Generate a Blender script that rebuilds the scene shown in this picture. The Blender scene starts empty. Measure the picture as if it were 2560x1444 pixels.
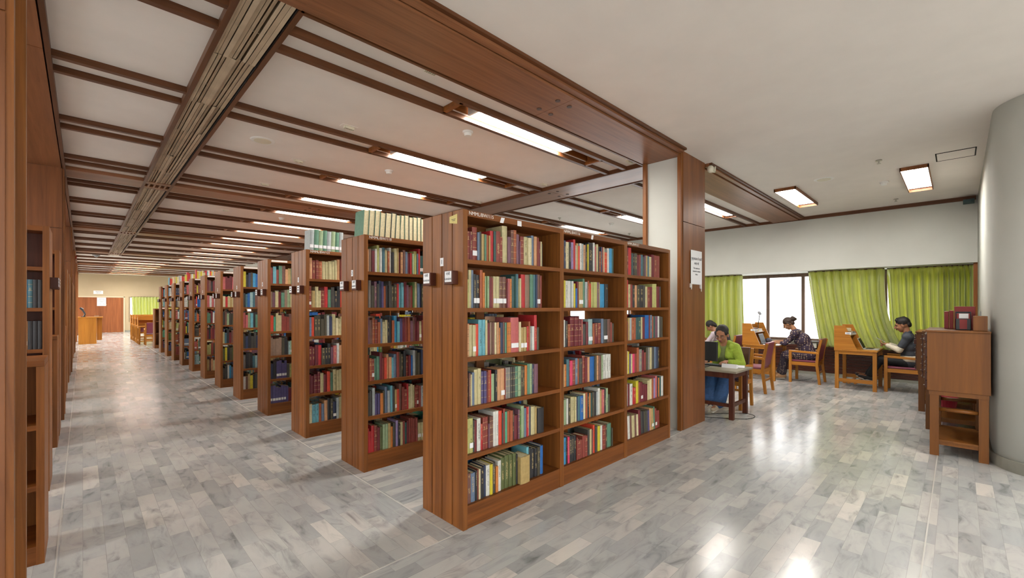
import bpy, bmesh, math, random
from mathutils import Vector, Matrix, Euler
random.seed(7)
PI = math.pi
S = bpy.context.scene
COL = S.collection
# ---------------------------------------------------------------- camera, world, exposure
cam_d = bpy.data.cameras.new('camera'); cam = bpy.data.objects.new('camera', cam_d); COL.objects.link(cam)
cam.location = (0, 0, 1.55); cam.rotation_euler = (PI/2, 0, -math.radians(44.445))
cam_d.sensor_width = 36; cam_d.lens = 1094/2560*36; cam_d.shift_y = (766-722)/2560; cam_d.clip_start = .05; cam_d.clip_end = 200
S.camera = cam
W = bpy.data.worlds.new('world'); S.world = W; W.use_nodes = True
bg = W.node_tree.nodes['Background']; bg.inputs[0].default_value = (1, .99, .98, 1); bg.inputs[1].default_value = 3.3
S.view_settings.view_transform = 'Standard'; S.view_settings.look = 'None'; S.view_settings.gamma = 1
S.view_settings.exposure = 0.47; S.view_settings.use_curve_mapping = False
LAMP = 76.0       # strength of the fluorescent diffusers
S.cycles.max_bounces = 9; S.cycles.diffuse_bounces = 6; S.cycles.glossy_bounces = 3
S.cycles.sample_clamp_indirect = 6; S.cycles.use_light_tree = True

# ---------------------------------------------------------------- helpers
def lin(c):
    c /= 255.0
    return c/12.92 if c <= .04045 else ((c+.055)/1.055)**2.4
def rgb(h, a=1.0):
    if isinstance(h, str): h = (int(h[0:2], 16), int(h[2:4], 16), int(h[4:6], 16))
    return (lin(h[0]), lin(h[1]), lin(h[2]), a)
class NT:
    def __init__(s, name):
        s.m = bpy.data.materials.new(name); s.m.use_nodes = True; s.t = s.m.node_tree; s.b = s.t.nodes['Principled BSDF']
    def n(s, typ, **k):
        o = s.t.nodes.new(typ)
        for a, v in k.items():
            if a.startswith('i_'): o.inputs[a[2:].replace('_', ' ')].default_value = v
            else: setattr(o, a, v)
        return o
    def l(s, a, b): s.t.links.new(a, b)
    def ramp(s, fac, stops):
        r = s.n('ShaderNodeValToRGB'); e = r.color_ramp.elements
        while len(e) < len(stops): e.new(.5)
        for k, (p, c) in zip(e, stops): k.position = p; k.color = c
        s.l(fac, r.inputs[0]); return r.outputs[0]
    def mix(s, f, a, b, mode='MIX'):
        m = s.n('ShaderNodeMix', data_type='RGBA', blend_type=mode)
        for v, i in ((f, 0), (a, 6), (b, 7)):
            if hasattr(v, 'is_linked'): s.l(v, m.inputs[i])
            else: m.inputs[i].default_value = v
        return m.outputs[2]
    def math(s, op, a, b=0.0, c=0.0):
        m = s.n('ShaderNodeMath', operation=op)
        for v, i in ((a, 0), (b, 1), (c, 2)):
            if hasattr(v, 'is_linked'): s.l(v, m.inputs[i])
            else: m.inputs[i].default_value = v
        return m.outputs[0]
def plain(name, h, rough=.5, metal=0, spec=.5, noise=0.0, nscale=8, **k):
    t = NT(name); c = rgb(h); t.b.inputs['Base Color'].default_value = c
    t.b.inputs['Roughness'].default_value = rough; t.b.inputs['Metallic'].default_value = metal
    t.b.inputs['Specular IOR Level'].default_value = spec
    if noise:
        tc = t.n('ShaderNodeTexCoord'); nz = t.n('ShaderNodeTexNoise', i_Scale=nscale, i_Detail=5.0); t.l(tc.outputs['Object'], nz.inputs['Vector'])
        d = tuple(x*(1-noise) for x in c[:3])+(1,); u = tuple(min(1, x*(1+noise)) for x in c[:3])+(1,)
        t.l(t.ramp(nz.outputs[0], [(.3, d), (.7, u)]), t.b.inputs['Base Color'])
    return t.m
def emit(name, h, s):
    t = NT(name); t.b.inputs['Base Color'].default_value = (.8, .8, .8, 1)
    t.b.inputs['Emission Color'].default_value = rgb(h); t.b.inputs['Emission Strength'].default_value = s
    return t.m
def wood(name, dark, light, axis='Z', rough=.42, sc=1.0, coat=.02, spec=.28):
    t = NT(name); tc = t.n('ShaderNodeTexCoord'); mp = t.n('ShaderNodeMapping')
    s = [26*sc]*3; s['XYZ'.index(axis)] = 1.1*sc; mp.inputs['Scale'].default_value = s
    oi = t.n('ShaderNodeObjectInfo'); off = t.math('MULTIPLY', oi.outputs['Random'], 9.0)
    cb = t.n('ShaderNodeCombineXYZ')
    for i in range(3): t.l(off, cb.inputs[i])
    t.l(tc.outputs['Object'], mp.inputs['Vector']); t.l(cb.outputs[0], mp.inputs['Location'])
    n1 = t.n('ShaderNodeTexNoise', i_Scale=1.0, i_Detail=6.0, i_Roughness=.6, i_Distortion=.6); t.l(mp.outputs[0], n1.inputs['Vector'])
    n2 = t.n('ShaderNodeTexNoise', i_Scale=.16, i_Detail=2.0); t.l(mp.outputs[0], n2.inputs['Vector'])
    d, l = rgb(dark), rgb(light); mid = tuple((a+b)/2 for a, b in zip(d, l))
    c = t.ramp(n1.outputs[0], [(.25, d), (.5, mid), (.78, l)])
    c2 = t.ramp(n2.outputs[0], [(.3, (.78, .76, .76, 1)), (.7, (1.12, 1.1, 1.08, 1))])
    c = t.mix(1.0, c, c2, 'MULTIPLY')
    t.l(c, t.b.inputs['Base Color']); t.b.inputs['Roughness'].default_value = rough
    t.b.inputs['Specular IOR Level'].default_value = spec; t.b.inputs['Coat Weight'].default_value = coat; t.b.inputs['Coat Roughness'].default_value = .25
    return t.m

class MB:
    """collects boxes, bars, tubes and blobs into one mesh"""
    def __init__(s): s.v = []; s.f = []; s.mi = []; s.uv = None; s.col = None
    def add(s, vs, fs, m=0):
        o = len(s.v); s.v += [tuple(v) for v in vs]; s.f += [tuple(i+o for i in f) for f in fs]; s.mi += [m]*len(fs); return s
    def box(s, x0, y0, z0, x1, y1, z1, m=0):
        return s.add([(x0,y0,z0),(x1,y0,z0),(x1,y1,z0),(x0,y1,z0),(x0,y0,z1),(x1,y0,z1),(x1,y1,z1),(x0,y1,z1)],
                     [(0,3,2,1),(4,5,6,7),(0,1,5,4),(1,2,6,5),(2,3,7,6),(3,0,4,7)], m)
    def bar(s, p, q, w, d=None, m=0, up=(0,0,1)):
        d = d or w; p, q = Vector(p), Vector(q); a = (q-p).normalized(); u = Vector(up)
        if abs(a.dot(u)) > .95: u = Vector((0, 1, 0))
        x = a.cross(u).normalized(); y = x.cross(a)
        vs = [c+x*(i*w/2)+y*(j*d/2) for c in (p, q) for i, j in ((-1,-1),(1,-1),(1,1),(-1,1))]
        return s.add(vs, [(0,1,2,3),(7,6,5,4),(0,4,5,1),(1,5,6,2),(2,6,7,3),(3,7,4,0)], m)
    def cyl(s, p, q, r, r2=None, n=12, m=0):
        r2 = r if r2 is None else r2; p, q = Vector(p), Vector(q); a = (q-p).normalized()
        u = Vector((0,0,1)) if abs(a.z) < .9 else Vector((1,0,0)); x = a.cross(u).normalized(); y = a.cross(x)
        vs = [p+(x*math.cos(k*2*PI/n)+y*math.sin(k*2*PI/n))*r for k in range(n)]+[q+(x*math.cos(k*2*PI/n)+y*math.sin(k*2*PI/n))*r2 for k in range(n)]
        return s.add(vs, [(k, (k+1) % n, n+(k+1) % n, n+k) for k in range(n)]+[tuple(range(n-1,-1,-1)), tuple(range(n, 2*n))], m)
    def tube(s, pts, r, n=8, m=0):
        for a, b in zip(pts, pts[1:]): s.cyl(a, b, r, n=n, m=m)
        return s
    def ell(s, c, r, n=12, k=8, rot=None, m=0):
        vs = []; fs = []; R = rot.to_matrix() if rot else Matrix.Identity(3); c = Vector(c)
        if not hasattr(r, '__len__'): r = (r, r, r)
        for j in range(1, k):
            t = PI*j/k
            for i in range(n):
                a = 2*PI*i/n; vs.append(c+R@Vector((r[0]*math.sin(t)*math.cos(a), r[1]*math.sin(t)*math.sin(a), r[2]*math.cos(t))))
        top = len(vs); vs += [c+R@Vector((0,0,r[2])), c+R@Vector((0,0,-r[2]))]
        for j in range(k-2):
            for i in range(n): fs.append((j*n+i, (j+1)*n+i, (j+1)*n+(i+1) % n, j*n+(i+1) % n))
        for i in range(n): fs.append((top, i, (i+1) % n)); fs.append((top+1, (k-2)*n+(i+1) % n, (k-2)*n+i))
        return s.add(vs, fs, m)
    def prism(s, poly, axis, a, b, m=0):
        n = len(poly)
        def P(u, v, w): return {'X': (w,u,v), 'Y': (u,w,v), 'Z': (u,v,w)}[axis]
        return s.add([P(u, v, a) for u, v in poly]+[P(u, v, b) for u, v in poly],
                     [tuple(range(n-1,-1,-1)), tuple(range(n, 2*n))]+[(i, (i+1) % n, n+(i+1) % n, n+i) for i in range(n)], m)
    def build(s, name, mats, parent=None, loc=(0,0,0), rz=0, smooth=False, bevel=0, fix=True):
        me = bpy.data.meshes.new(name); me.from_pydata(s.v, [], s.f)
        if not isinstance(mats, (list, tuple)): mats = [mats]
        for m in mats: me.materials.append(m)
        me.polygons.foreach_set('material_index', s.mi)
        if fix:
            bm = bmesh.new(); bm.from_mesh(me); bmesh.ops.recalc_face_normals(bm, faces=bm.faces); bm.to_mesh(me); bm.free()
        if smooth: me.polygons.foreach_set('use_smooth', [True]*len(me.polygons))
        me.update()
        o = bpy.data.objects.new(name, me); COL.objects.link(o); o.parent = parent; o.location = loc; o.rotation_euler = (0, 0, rz)
        if bevel:
            b = o.modifiers.new('bevel', 'BEVEL'); b.width = bevel; b.segments = 2; b.limit_method = 'ANGLE'
        return o
def tag(o, label, cat, group=None, kind=None):
    if label: o['label'] = label
    if cat: o['category'] = cat
    if group: o['group'] = group
    if kind: o['kind'] = kind
    return o
def empty(name, loc, rz=0, label=None, cat=None, group=None):
    o = bpy.data.objects.new(name, None); COL.objects.link(o); o.location = loc; o.rotation_euler = (0, 0, rz); o.empty_display_size = .1
    return tag(o, label, cat, group)
def struct(o): o['kind'] = 'structure'; return o
def copy_tree(o, parent=None):
    c = o.copy(); COL.objects.link(c); c.parent = parent
    for ch in list(o.children): copy_tree(ch, c)
    return c
_tm = {}
def text(name, s, size, mat, parent, loc, rot, align='CENTER', ext=.0004):
    cu = bpy.data.curves.new(name, 'FONT'); cu.body = s; cu.size = size; cu.align_x = align; cu.align_y = 'CENTER'; cu.extrude = ext; cu.resolution_u = 3
    o = bpy.data.objects.new(name, cu); COL.objects.link(o)
    dg = bpy.context.evaluated_depsgraph_get(); me = bpy.data.meshes.new_from_object(o.evaluated_get(dg))
    bpy.data.objects.remove(o); bpy.data.curves.remove(cu)
    me.materials.clear(); me.materials.append(mat); me.name = name
    o = bpy.data.objects.new(name, me); COL.objects.link(o); o.parent = parent; o.location = loc; o.rotation_euler = rot
    return o

# ---------------------------------------------------------------- materials
M = {}
M['wz'] = wood('wood_vertical_grain', '653a1a', '98602c', 'Z'); M['wx'] = wood('wood_lengthwise_grain', '5e3414', '8c5424', 'X'); M['wy'] = wood('wood_crosswise_grain', '653a1a', '98602c', 'Y')
M['cz'] = wood('teak_panel_vertical', '603a22', '845430', 'Z', rough=.36); M['cx'] = wood('teak_panel_lengthwise', '6a442c', '946444', 'X', rough=.36); M['cy'] = wood('teak_panel_crosswise', '6a442c', '946444', 'Y', rough=.3)
M['strip'] = wood('dark_strip_wood', '4a2c18', '6b4226', 'X', rough=.4); M['stripy'] = wood('dark_strip_wood_cross', '4a2c18', '6b4226', 'Y', rough=.4)
M['orz'] = wood('orange_teak_vertical', '98601e', 'b87e32', 'Z', rough=.35); M['ory'] = wood('orange_teak_crosswise', '9c621e', 'bc8032', 'Y', rough=.35); M['orx'] = wood('orange_teak_lengthwise', '9c621e', 'bc8032', 'X', rough=.35)
M['catz'] = wood('catalogue_laminate', '643c16', '7a4c1c', 'Z', rough=.4)
M['dkz'] = wood('dark_table_wood', '3c1d13', '5c3020', 'Z')
M['door'] = wood('door_veneer', '7a4526', 'a5643a', 'Z', sc=.7)
M['ceil'] = plain('ceiling_plaster', 'dcd6cf', .9, noise=.03, nscale=3); M['wall'] = plain('wall_paint', 'bfc1ba', .85, noise=.03, nscale=2)
M['white'] = plain('white_paper', 'e4e6e8', .8); M['ink'] = plain('printed_ink', '2a2d38', .8); M['chalk'] = plain('white_paint_lettering', 'e2e0da', .8)
M['yel'] = plain('yellow_paper', 'd2c27e', .8); M['page'] = plain('book_pages', 'd6cba4', .85, noise=.12, nscale=60)
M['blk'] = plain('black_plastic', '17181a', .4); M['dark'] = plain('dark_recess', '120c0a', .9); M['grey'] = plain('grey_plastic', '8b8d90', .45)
M['cream'] = plain('cream_plastic', 'cfc9b4', .5); M['metal'] = plain('brushed_metal', 'b5b2a8', .3, 1.0); M['wplas'] = plain('white_plastic', 'dcdcd8', .4)
M['louv'] = plain('aluminium_blade', 'a8957c', .6, 0, noise=.14, nscale=5); M['stone'] = plain('grey_stone', '8b8a80', .5, noise=.2, nscale=4)
M['lampr'] = emit('lamp_diffuser_reading_room', 'fffbf4', 31.0); M['lamp'] = emit('lamp_diffuser', 'fffbf4', LAMP); M['vinyl'] = plain('maroon_vinyl', '7d3d50', .35); M['vinylb'] = plain('brown_vinyl', '4a2a26', .35)
M['screen'] = plain('dark_screen', '101216', .5, spec=.2); M['silver'] = plain('silver_case', 'b9babc', .35, .5)
M['redb'] = plain('red_cloth_board', '8e2420', .5); M['bolt'] = plain('cap_plug', '4d3a33', .5)
M['glass'] = NT('window_glass').m
g = M['glass'].node_tree.nodes['Principled BSDF']; g.inputs['Transmission Weight'].default_value = 1; g.inputs['Roughness'].default_value = 0; g.inputs['IOR'].default_value = 1.02

def floor_mat(name, rot):
    t = NT(name); tc = t.n('ShaderNodeTexCoord'); mp = t.n('ShaderNodeMapping'); mp.inputs['Rotation'].default_value = (0, 0, rot)
    t.l(tc.outputs['Object'], mp.inputs['Vector'])
    br = t.n('ShaderNodeTexBrick', offset=.37, offset_frequency=2, squash=1.0); t.l(mp.outputs[0], br.inputs['Vector'])
    for k, v in (('Color1', (0,0,0,1)), ('Color2', (1,1,1,1)), ('Mortar', (.35,.35,.35,1)), ('Scale', 1.0), ('Mortar Size', .0012), ('Mortar Smooth', .3), ('Bias', 0.0), ('Brick Width', .36), ('Row Height', .105)): br.inputs[k].default_value = v
    sep = t.n('ShaderNodeSeparateColor'); t.l(br.outputs[0], sep.inputs[0]); rnd = sep.outputs[0]
    m2 = t.n('ShaderNodeMapping'); m2.inputs['Scale'].default_value = (3.2, 9, 4); t.l(mp.outputs[0], m2.inputs['Vector'])
    cb = t.n('ShaderNodeCombineXYZ'); off = t.math('MULTIPLY', rnd, 37.0); t.l(off, cb.inputs[2]); t.l(off, cb.inputs[0]); t.l(cb.outputs[0], m2.inputs['Location'])
    n1 = t.n('ShaderNodeTexNoise', i_Scale=1.0, i_Detail=7.0, i_Roughness=.6, i_Distortion=.9); t.l(m2.outputs[0], n1.inputs['Vector'])
    n3 = t.n('ShaderNodeTexNoise', i_Scale=1.1, i_Detail=4.0); t.l(mp.outputs[0], n3.inputs['Vector'])
    base = t.ramp(rnd, [(0.0, rgb('9fa2a2')), (.3, rgb('abaeae')), (.6, rgb('b4b6b4')), (.88, rgb('bab9b6')), (1.0, rgb('cdcac4'))])
    vein = t.ramp(n1.outputs[0], [(.26, (.42,.43,.44,1)), (.38, (.74,.75,.76,1)), (.46, (.92,.92,.93,1)), (.55, (1,1,1,1)), (.8, (1.06,1.05,1.03,1))])
    c = t.mix(.9, base, vein, 'MULTIPLY')
    c = t.mix(1.0, c, t.ramp(n3.outputs[0], [(.3, (.9,.9,.92,1)), (.7, (1.05,1.04,1.02,1))]), 'MULTIPLY')
    mort = t.math('MULTIPLY', br.outputs['Fac'], .35); c = t.mix(mort, c, rgb('77756f'))
    t.l(c, t.b.inputs['Base Color'])
    n4 = t.n('ShaderNodeTexNoise', i_Scale=2.3, i_Detail=3.0); t.l(mp.outputs[0], n4.inputs['Vector'])
    rr = t.n('ShaderNodeMapRange'); rr.inputs[3].default_value = .11; rr.inputs[4].default_value = .24; t.l(n4.outputs[0], rr.inputs[0]); t.l(rr.outputs[0], t.b.inputs['Roughness'])
    n5 = t.n('ShaderNodeTexNoise', i_Scale=5.0, i_Detail=2.0); t.l(mp.outputs[0], n5.inputs['Vector'])
    bp = t.n('ShaderNodeBump'); bp.inputs['Strength'].default_value = .05; bp.inputs['Distance'].default_value = .02; t.l(n5.outputs[0], bp.inputs['Height']); t.l(bp.outputs[0], t.b.inputs['Normal'])
    return t.m
M['flx'] = floor_mat('marble_tiles_lengthwise', 0); M['fly'] = floor_mat('marble_tiles_crosswise', PI/2)

def book_mat(name, attr):
    t = NT(name)
    if attr: a = t.n('ShaderNodeAttribute', attribute_name='Col'); col, alp = a.outputs['Color'], a.outputs['Alpha']
    else: a = t.n('ShaderNodeObjectInfo'); col, alp = a.outputs['Color'], a.outputs['Alpha']
    uv = t.n('ShaderNodeUVMap', uv_map='UVMap'); sp = t.n('ShaderNodeSeparateXYZ'); t.l(uv.outputs[0], sp.inputs[0]); u, v = sp.outputs[0], sp.outputs[1]
    # v: height up the spine in metres, u: 0..1 across the spine (u<0 elsewhere)
    on = t.math('GREATER_THAN', u, 0.0)
    cen = t.math('LESS_THAN', t.math('ABSOLUTE', t.math('SUBTRACT', u, .5)), .2)
    seed = t.math('MULTIPLY', t.math('ADD', t.n('ShaderNodeObjectInfo').outputs['Random'], t.math('MULTIPLY', sp.outputs[0], 0.0)), 50.0)
    wn = t.n('ShaderNodeTexWhiteNoise', noise_dimensions='2D'); cb = t.n('ShaderNodeCombineXYZ')
    t.l(t.math('FLOOR', t.math('MULTIPLY', v, 330.0)), cb.inputs[0]); t.l(t.math('ADD', seed, t.math('FLOOR', t.math('MULTIPLY', u, 9.0))), cb.inputs[1]); t.l(cb.outputs[0], wn.inputs['Vector'])
    glyph = t.math('GREATER_THAN', wn.outputs['Value'], .5)
    wn2 = t.n('ShaderNodeTexWhiteNoise', noise_dimensions='2D'); cb2 = t.n('ShaderNodeCombineXYZ')
    t.l(t.math('FLOOR', t.math('MULTIPLY', v, 28.0)), cb2.inputs[0]); t.l(seed, cb2.inputs[1]); t.l(cb2.outputs[0], wn2.inputs['Vector'])
    word = t.math('GREATER_THAN', wn2.outputs['Value'], .25)
    rng = t.math('MULTIPLY', t.math('GREATER_THAN', v, .07), t.math('LESS_THAN', v, .2))
    title = t.math('MULTIPLY', t.math('MULTIPLY', glyph, word), t.math('MULTIPLY', cen, rng))
    isT = t.math('GREATER_THAN', alp, .7)
    bands = t.math('LESS_THAN', t.math('FRACT', t.math('DIVIDE', t.math('ADD', v, .008), .05)), .06)
    lab = t.math('MULTIPLY', t.math('MULTIPLY', t.math('GREATER_THAN', v, .142), t.math('LESS_THAN', v, .168)), t.math('MULTIPLY', glyph, cen))
    isH = t.math('MULTIPLY', t.math('GREATER_THAN', alp, .3), t.math('LESS_THAN', alp, .7))
    mark = t.math('ADD', t.math('MULTIPLY', title, isT), t.math('MULTIPLY', t.math('MAXIMUM', bands, lab), isH))
    mark = t.math('MULTIPLY', t.math('MINIMUM', mark, 1.0), on)
    bw = t.n('ShaderNodeRGBToBW'); t.l(col, bw.inputs[0])
    inkc = t.mix(t.math('GREATER_THAN', bw.outputs[0], .22), rgb('c9b27c'), rgb('3a3634'))
    tc = t.n('ShaderNodeTexCoord'); nz = t.n('ShaderNodeTexNoise', i_Scale=35.0, i_Detail=3.0); t.l(tc.outputs['Object'], nz.inputs['Vector'])
    wear = t.ramp(nz.outputs[0], [(.3, (.86,.86,.86,1)), (.7, (1.08,1.08,1.08,1))])
    c = t.mix(1.0, col, wear, 'MULTIPLY'); c = t.mix(t.math('MULTIPLY', mark, .62), c, inkc)
    t.l(c, t.b.inputs['Base Color']); t.b.inputs['Roughness'].default_value = .5
    return t.m
M['book'] = book_mat('book_cloth', False); M['books'] = book_mat('book_cloth_rows', True)
PAL = dict(r='8e3b30', R='74222b', S='c0272b', F='d8462c', o='a9552f', O='d07c34', T='c9986f', t='b29a64', c='c2b98e', C='d6cda8', w='d3d4ce', k='2c2c30', K='474540',
           e='8a8680', E='a8b0b0', d='4c4736', n='774e42', N='8f7460', P='7b5263', p='bf6767', H='d8446a', B='303c5c', b='667a94', L='6aaab8', l='9cb8b8', U='1f66b4', u='3a96c8',
           G='345a56', g='5a8a70', q='98ad88', j='4caa86', y='d4c52e', Y='b8b874', v='52497a', V='9684ac', m='54783a', z='5c6638', x='42707e')
import colorsys
def softer(h):                                           # faded cloth: a little less chroma, a little darker
    r_, g_, b_ = [int(h[k:k+2], 16)/255 for k in (0, 2, 4)]
    H_, L_, S_ = colorsys.rgb_to_hls(r_, g_, b_); q_ = colorsys.hls_to_rgb(H_, L_*(.95 if L_ < .75 else .96), S_*.92)
    return tuple(x*255 for x in q_)
PAL = {k: softer(v) for k, v in PAL.items()}
CN = dict(r='brick red', R='maroon', S='scarlet', F='orange red', o='rust brown', O='orange', T='salmon tan', t='tan', c='beige', C='cream', w='white', k='black', K='charcoal',
          e='grey', E='pale grey', d='dark olive', n='brown', N='taupe', P='mauve', p='rose', H='hot pink', B='navy', b='slate blue', L='light blue', l='pale blue-grey', U='bright blue', u='sky blue',
          G='dark teal', g='green', q='pale green', j='mint green', y='bright yellow', Y='pale yellow', v='violet', V='lavender', m='leaf green', z='olive green', x='teal')
# ================================================================ THE ROOM
YB = [2.69+6.15*k for k in range(-1, 6)]                 # centres of the wooden cross beams
PAIRS = [round(b+d, 2) for b in YB for d in (.69, 2.25, 3.81, 5.37)]
PAIRS = [y for y in PAIRS if 2.9 < y < 35.2]
ZC, ZS_, YW, XW = 3.49, 3.44, 35.85, 11.2
b = MB()                                                 # floor: aisle runs one way, the stacks and the reading room the other
for (x0, y0, x1, y1, m) in ((-7, 2.4, 1.78, YW, 1), (1.78, 2.4, 12.1, YW, 0), (-7, -7, 12.1, 2.4, 0)): b.add([(x0,y0,0),(x1,y0,0),(x1,y1,0),(x0,y1,0)], [(0,1,2,3)], m)
struct(b.build('floor', [M['flx'], M['fly']]))
M['inlay'] = plain('floor_inlay_strip', 'b4b3ae', .4)
for i, (x0, y0, x1, y1) in enumerate(((1.778, 2.4, 1.787, 24), (-1.2, 2.394, 5.3, 2.402), (3.2, .147, 10.3, .155), (-.12, 3.5, -.112, 24))):
    struct(MB().box(x0, y0, 0, x1, y1, .0015).build('trim_%d' % (i+1), M['inlay']))
b = MB()                                                 # ceiling panels with the slots left open
BAYS = ((-7, -.8, None), (-.2, .67, None), (1.0, 5.4, (2.52, 4.82)), (6.0, XW, (7.45, 9.85)))
def slot(bay, y):
    if bay == 0: return (-4.6, -2.3)
    if bay == 2: return (2.52, 4.82) if y < 22.5 else ((2.9, 4.7) if abs(y-23.25) < .8 and y < 23.4 else (.98, 2.75))
    if bay == 3: return (7.45, 9.85)
LEFT_ON = list(PAIRS)
def slots_for(bay, y):
    if bay == 0 and y not in LEFT_ON: return None
    if bay == 3 and y > 19: return None
    return slot(bay, y)
for bi, (x0, x1, _) in enumerate(BAYS):
    if bi == 3: ylim = 19.3
    else: ylim = YW
    for k in range(len(YB)):
        ya, yb = YB[k]+.25, (YB[k+1]-.25 if k+1 < len(YB) else YW)
        if ya < 2.4 or ya > ylim: continue
        yb = min(yb, ylim); cur = ya
        for y in [p for p in PAIRS if ya < p < yb]:
            b.box(x0, cur, ZC, x1, y-.10, ZC+.03)
            s = slots_for(bi, y)
            if bi == 2 and y > 21.9: x0b = x0
            if s: b.box(x0, y-.1, ZC, s[0], y+.1, ZC+.03); b.box(s[1], y-.1, ZC, x1, y+.1, ZC+.03)
            else: b.box(x0, y-.1, ZC, x1, y+.1, ZC+.03)
            cur = y+.1
        b.box(x0, cur, ZC, x1, yb, ZC+.03)
b.box(.67, 21.95, ZC, 1.0, YW, ZC+.03)
b.box(-7, 2.44, 3.8, XW+1, YW, 3.85)
# reading room / foyer ceiling with two lamp openings near the window and unseen ones further back, added as fill light
FOY = [(8.22, 1.84, 9.85, 2.15), (8.22, .28, 9.85, .58), (3.6, -2.6, 5.2, -2.3), (-1.4, -2.6, .2, -2.3), (3.6, -5.2, 5.2, -4.9), (-1.4, -5.2, .2, -4.9)]
xs = sorted({-7, XW}|{v for f in FOY for v in (f[0], f[2])}); ys = sorted({-7, 2.44}|{v for f in FOY for v in (f[1], f[3])})
for xa, xb in zip(xs, xs[1:]):
    for ya, yb in zip(ys, ys[1:]):
        if not any(f[0] <= xa and xb <= f[2] and f[1] <= ya and yb <= f[3] for f in FOY): b.box(xa, ya, 3.5, xb, yb, 3.54)
b.box(-7, -7, 3.8, XW+1, 2.44, 3.85)
struct(b.build('ceiling', M['ceil']))
n_trim = [5]
def trim(b, mat, **k):
    o = struct(b.build('trim_%d' % n_trim[0], mat, **k)); n_trim[0] += 1; return o
for y in PAIRS:                                          # pairs of dark strips
    for bi, (x0, x1, _) in enumerate(BAYS):
        if bi == 0 or (bi == 3 and y > 19): continue
        if bi == 1 and y > 21.9: x1 = 1.0
        b = MB()
        for s in (-1, 1): b.box(x0, y+s*.145-.025, ZS_, x1, y+s*.145+.025, ZC)
        trim(b, M['strip'])
ORD = ['first','second','third','fourth','fifth','sixth','seventh','eighth','ninth','tenth','eleventh','twelfth','thirteenth','fourteenth','fifteenth','sixteenth','seventeenth','eighteenth','nineteenth','twentieth',
       'twenty-first','twenty-second','twenty-third','twenty-fourth','twenty-fifth','twenty-sixth','twenty-seventh','twenty-eighth','twenty-ninth','thirtieth','thirty-first','thirty-second','thirty-third']
def fixture(x0, y0, x1, y1, l0, l1, label, group, zb=ZS_, zt=3.6, frame=None, mat='wx', lamp='lamp'):
    r = empty('ceiling_light', ((x0+x1)/2, (y0+y1)/2, zb), 0, label, 'ceiling light', group); cx, cy = (x0+x1)/2, (y0+y1)/2
    b = MB(); t = .012
    for (a, c, d, e) in ((x0, y0, x1, y0+t), (x0, y1-t, x1, y1), (x0, y0, x0+t, y1), (x1-t, y0, x1, y1)): b.box(a-cx, c-cy, (ZC if frame is None else zb)-zb, d-cx, e-cy, zt-zb)
    b.box(x0-cx, y0-cy, zt-zb, x1-cx, y1-cy, zt-zb+.01)
    if frame is None:
        for xe in (x0, x1): b.box(xe-.02-cx, y0-.045-cy, 0, xe+.02-cx, y1+.045-cy, ZC-zb)      # end blocks between the strips
    b.build('housing', M[mat], r)
    m = (l0+l1)/2-cx; h = (l1-l0)/2; w = (y1-y0)/2-.02
    zl = zt-zb-(.125 if frame is None else .12); MB().box(m-h, -w, zl, m+h, -.006, zl+.025).box(m-h, .006, zl, m+h, w, zl+.025).build('diffuser', M[lamp], r)
    MB().box(m-h-.02, -.004, zl-.004, m+h+.02, .004, zt-zb-.0).box(m-h-.03, -w, zl-.002, m-h-.004, w, zt-zb-.001).box(m+h+.004, -w, zl-.002, m+h+.03, w, zt-zb-.001).build('lamp_holder', M['wplas'], r)
    return r
for i, y in enumerate(PAIRS):
    s = slot(2, y); l = (2.8, 4.27) if y < 22.5 else (s[0]+.12, s[1]-.12)
    fixture(s[0], y-.1, s[1], y+.1, l[0], l[1], 'fluorescent light in ceiling slot over the bookcases, %s from the front cross beam' % ORD[i], 'lights over the bookcases')
    if y < 12: fixture(7.45, y-.1, 9.85, y+.1, 8.2, 9.75, 'fluorescent light in ceiling slot beyond the column, %s from the cross beam' % ORD[i], 'lights beyond the column', lamp='lampr')
    if y in LEFT_ON: fixture(-4.6, y-.1, -2.3, y+.1, -4.4, -2.5, 'fluorescent light above the bookcases across the aisle, %s slot from the front' % ORD[i], 'lights across the aisle')
for i, f in enumerate(FOY):
    lab = ['wood-framed ceiling light near the windows, the one beside the long cross beam', 'wood-framed ceiling light near the windows, beside the square access hatch'][i] if i < 2 else 'fluorescent foyer ceiling light behind the photographer, %s of its row' % ORD[i-2]
    fixture(*f[:4], f[0]+.06, f[2]-.06, lab, 'lights over the reading area' if i < 2 else 'added fill lights', zb=3.45, zt=3.62, frame=1, lamp='lampr' if i < 2 else 'lamp')
# cross beams
for k, y in enumerate(YB):
    if y < 0: continue
    for (x0, x1) in ((-7, -.8), (-.2, .67), (.67, 1.0), (1.0, 5.4), (6.0, XW)):
        if x0 == 6.0 and y > 19: continue
        b = MB(); 
        if x0 == .67: 
            b.box(x0, y-.25, ZS_, x1, y-.1, ZC+.1); b.box(x0, y+.1, ZS_, x1, y+.25, ZC+.1)
            for q in range(6): b.box(x0+q*.066-.012 if q else x0, y-.1, ZS_, x0+q*.066+.012, y+.1, ZC+.1)
        elif x0 == 1.0: b.box(x0, y-.245, ZS_, 3.198, y+.245, ZC+.1).box(3.202, y-.245, ZS_, x1, y+.245, ZC+.1)
        else: b.box(x0, y-.245, ZS_, x1, y+.245, ZC+.1)
        o = b.build('ceiling_beam', M['cx']); struct(o)
    if y < 22:
        b = MB()
        for dx in (-.085, .085):
            for dy in (-.115, .115): b.cyl((3.2+dx, y+dy, ZS_-.006), (3.2+dx, y+dy, ZS_), .024, n=14)
        trim(b, M['bolt'])
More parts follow.
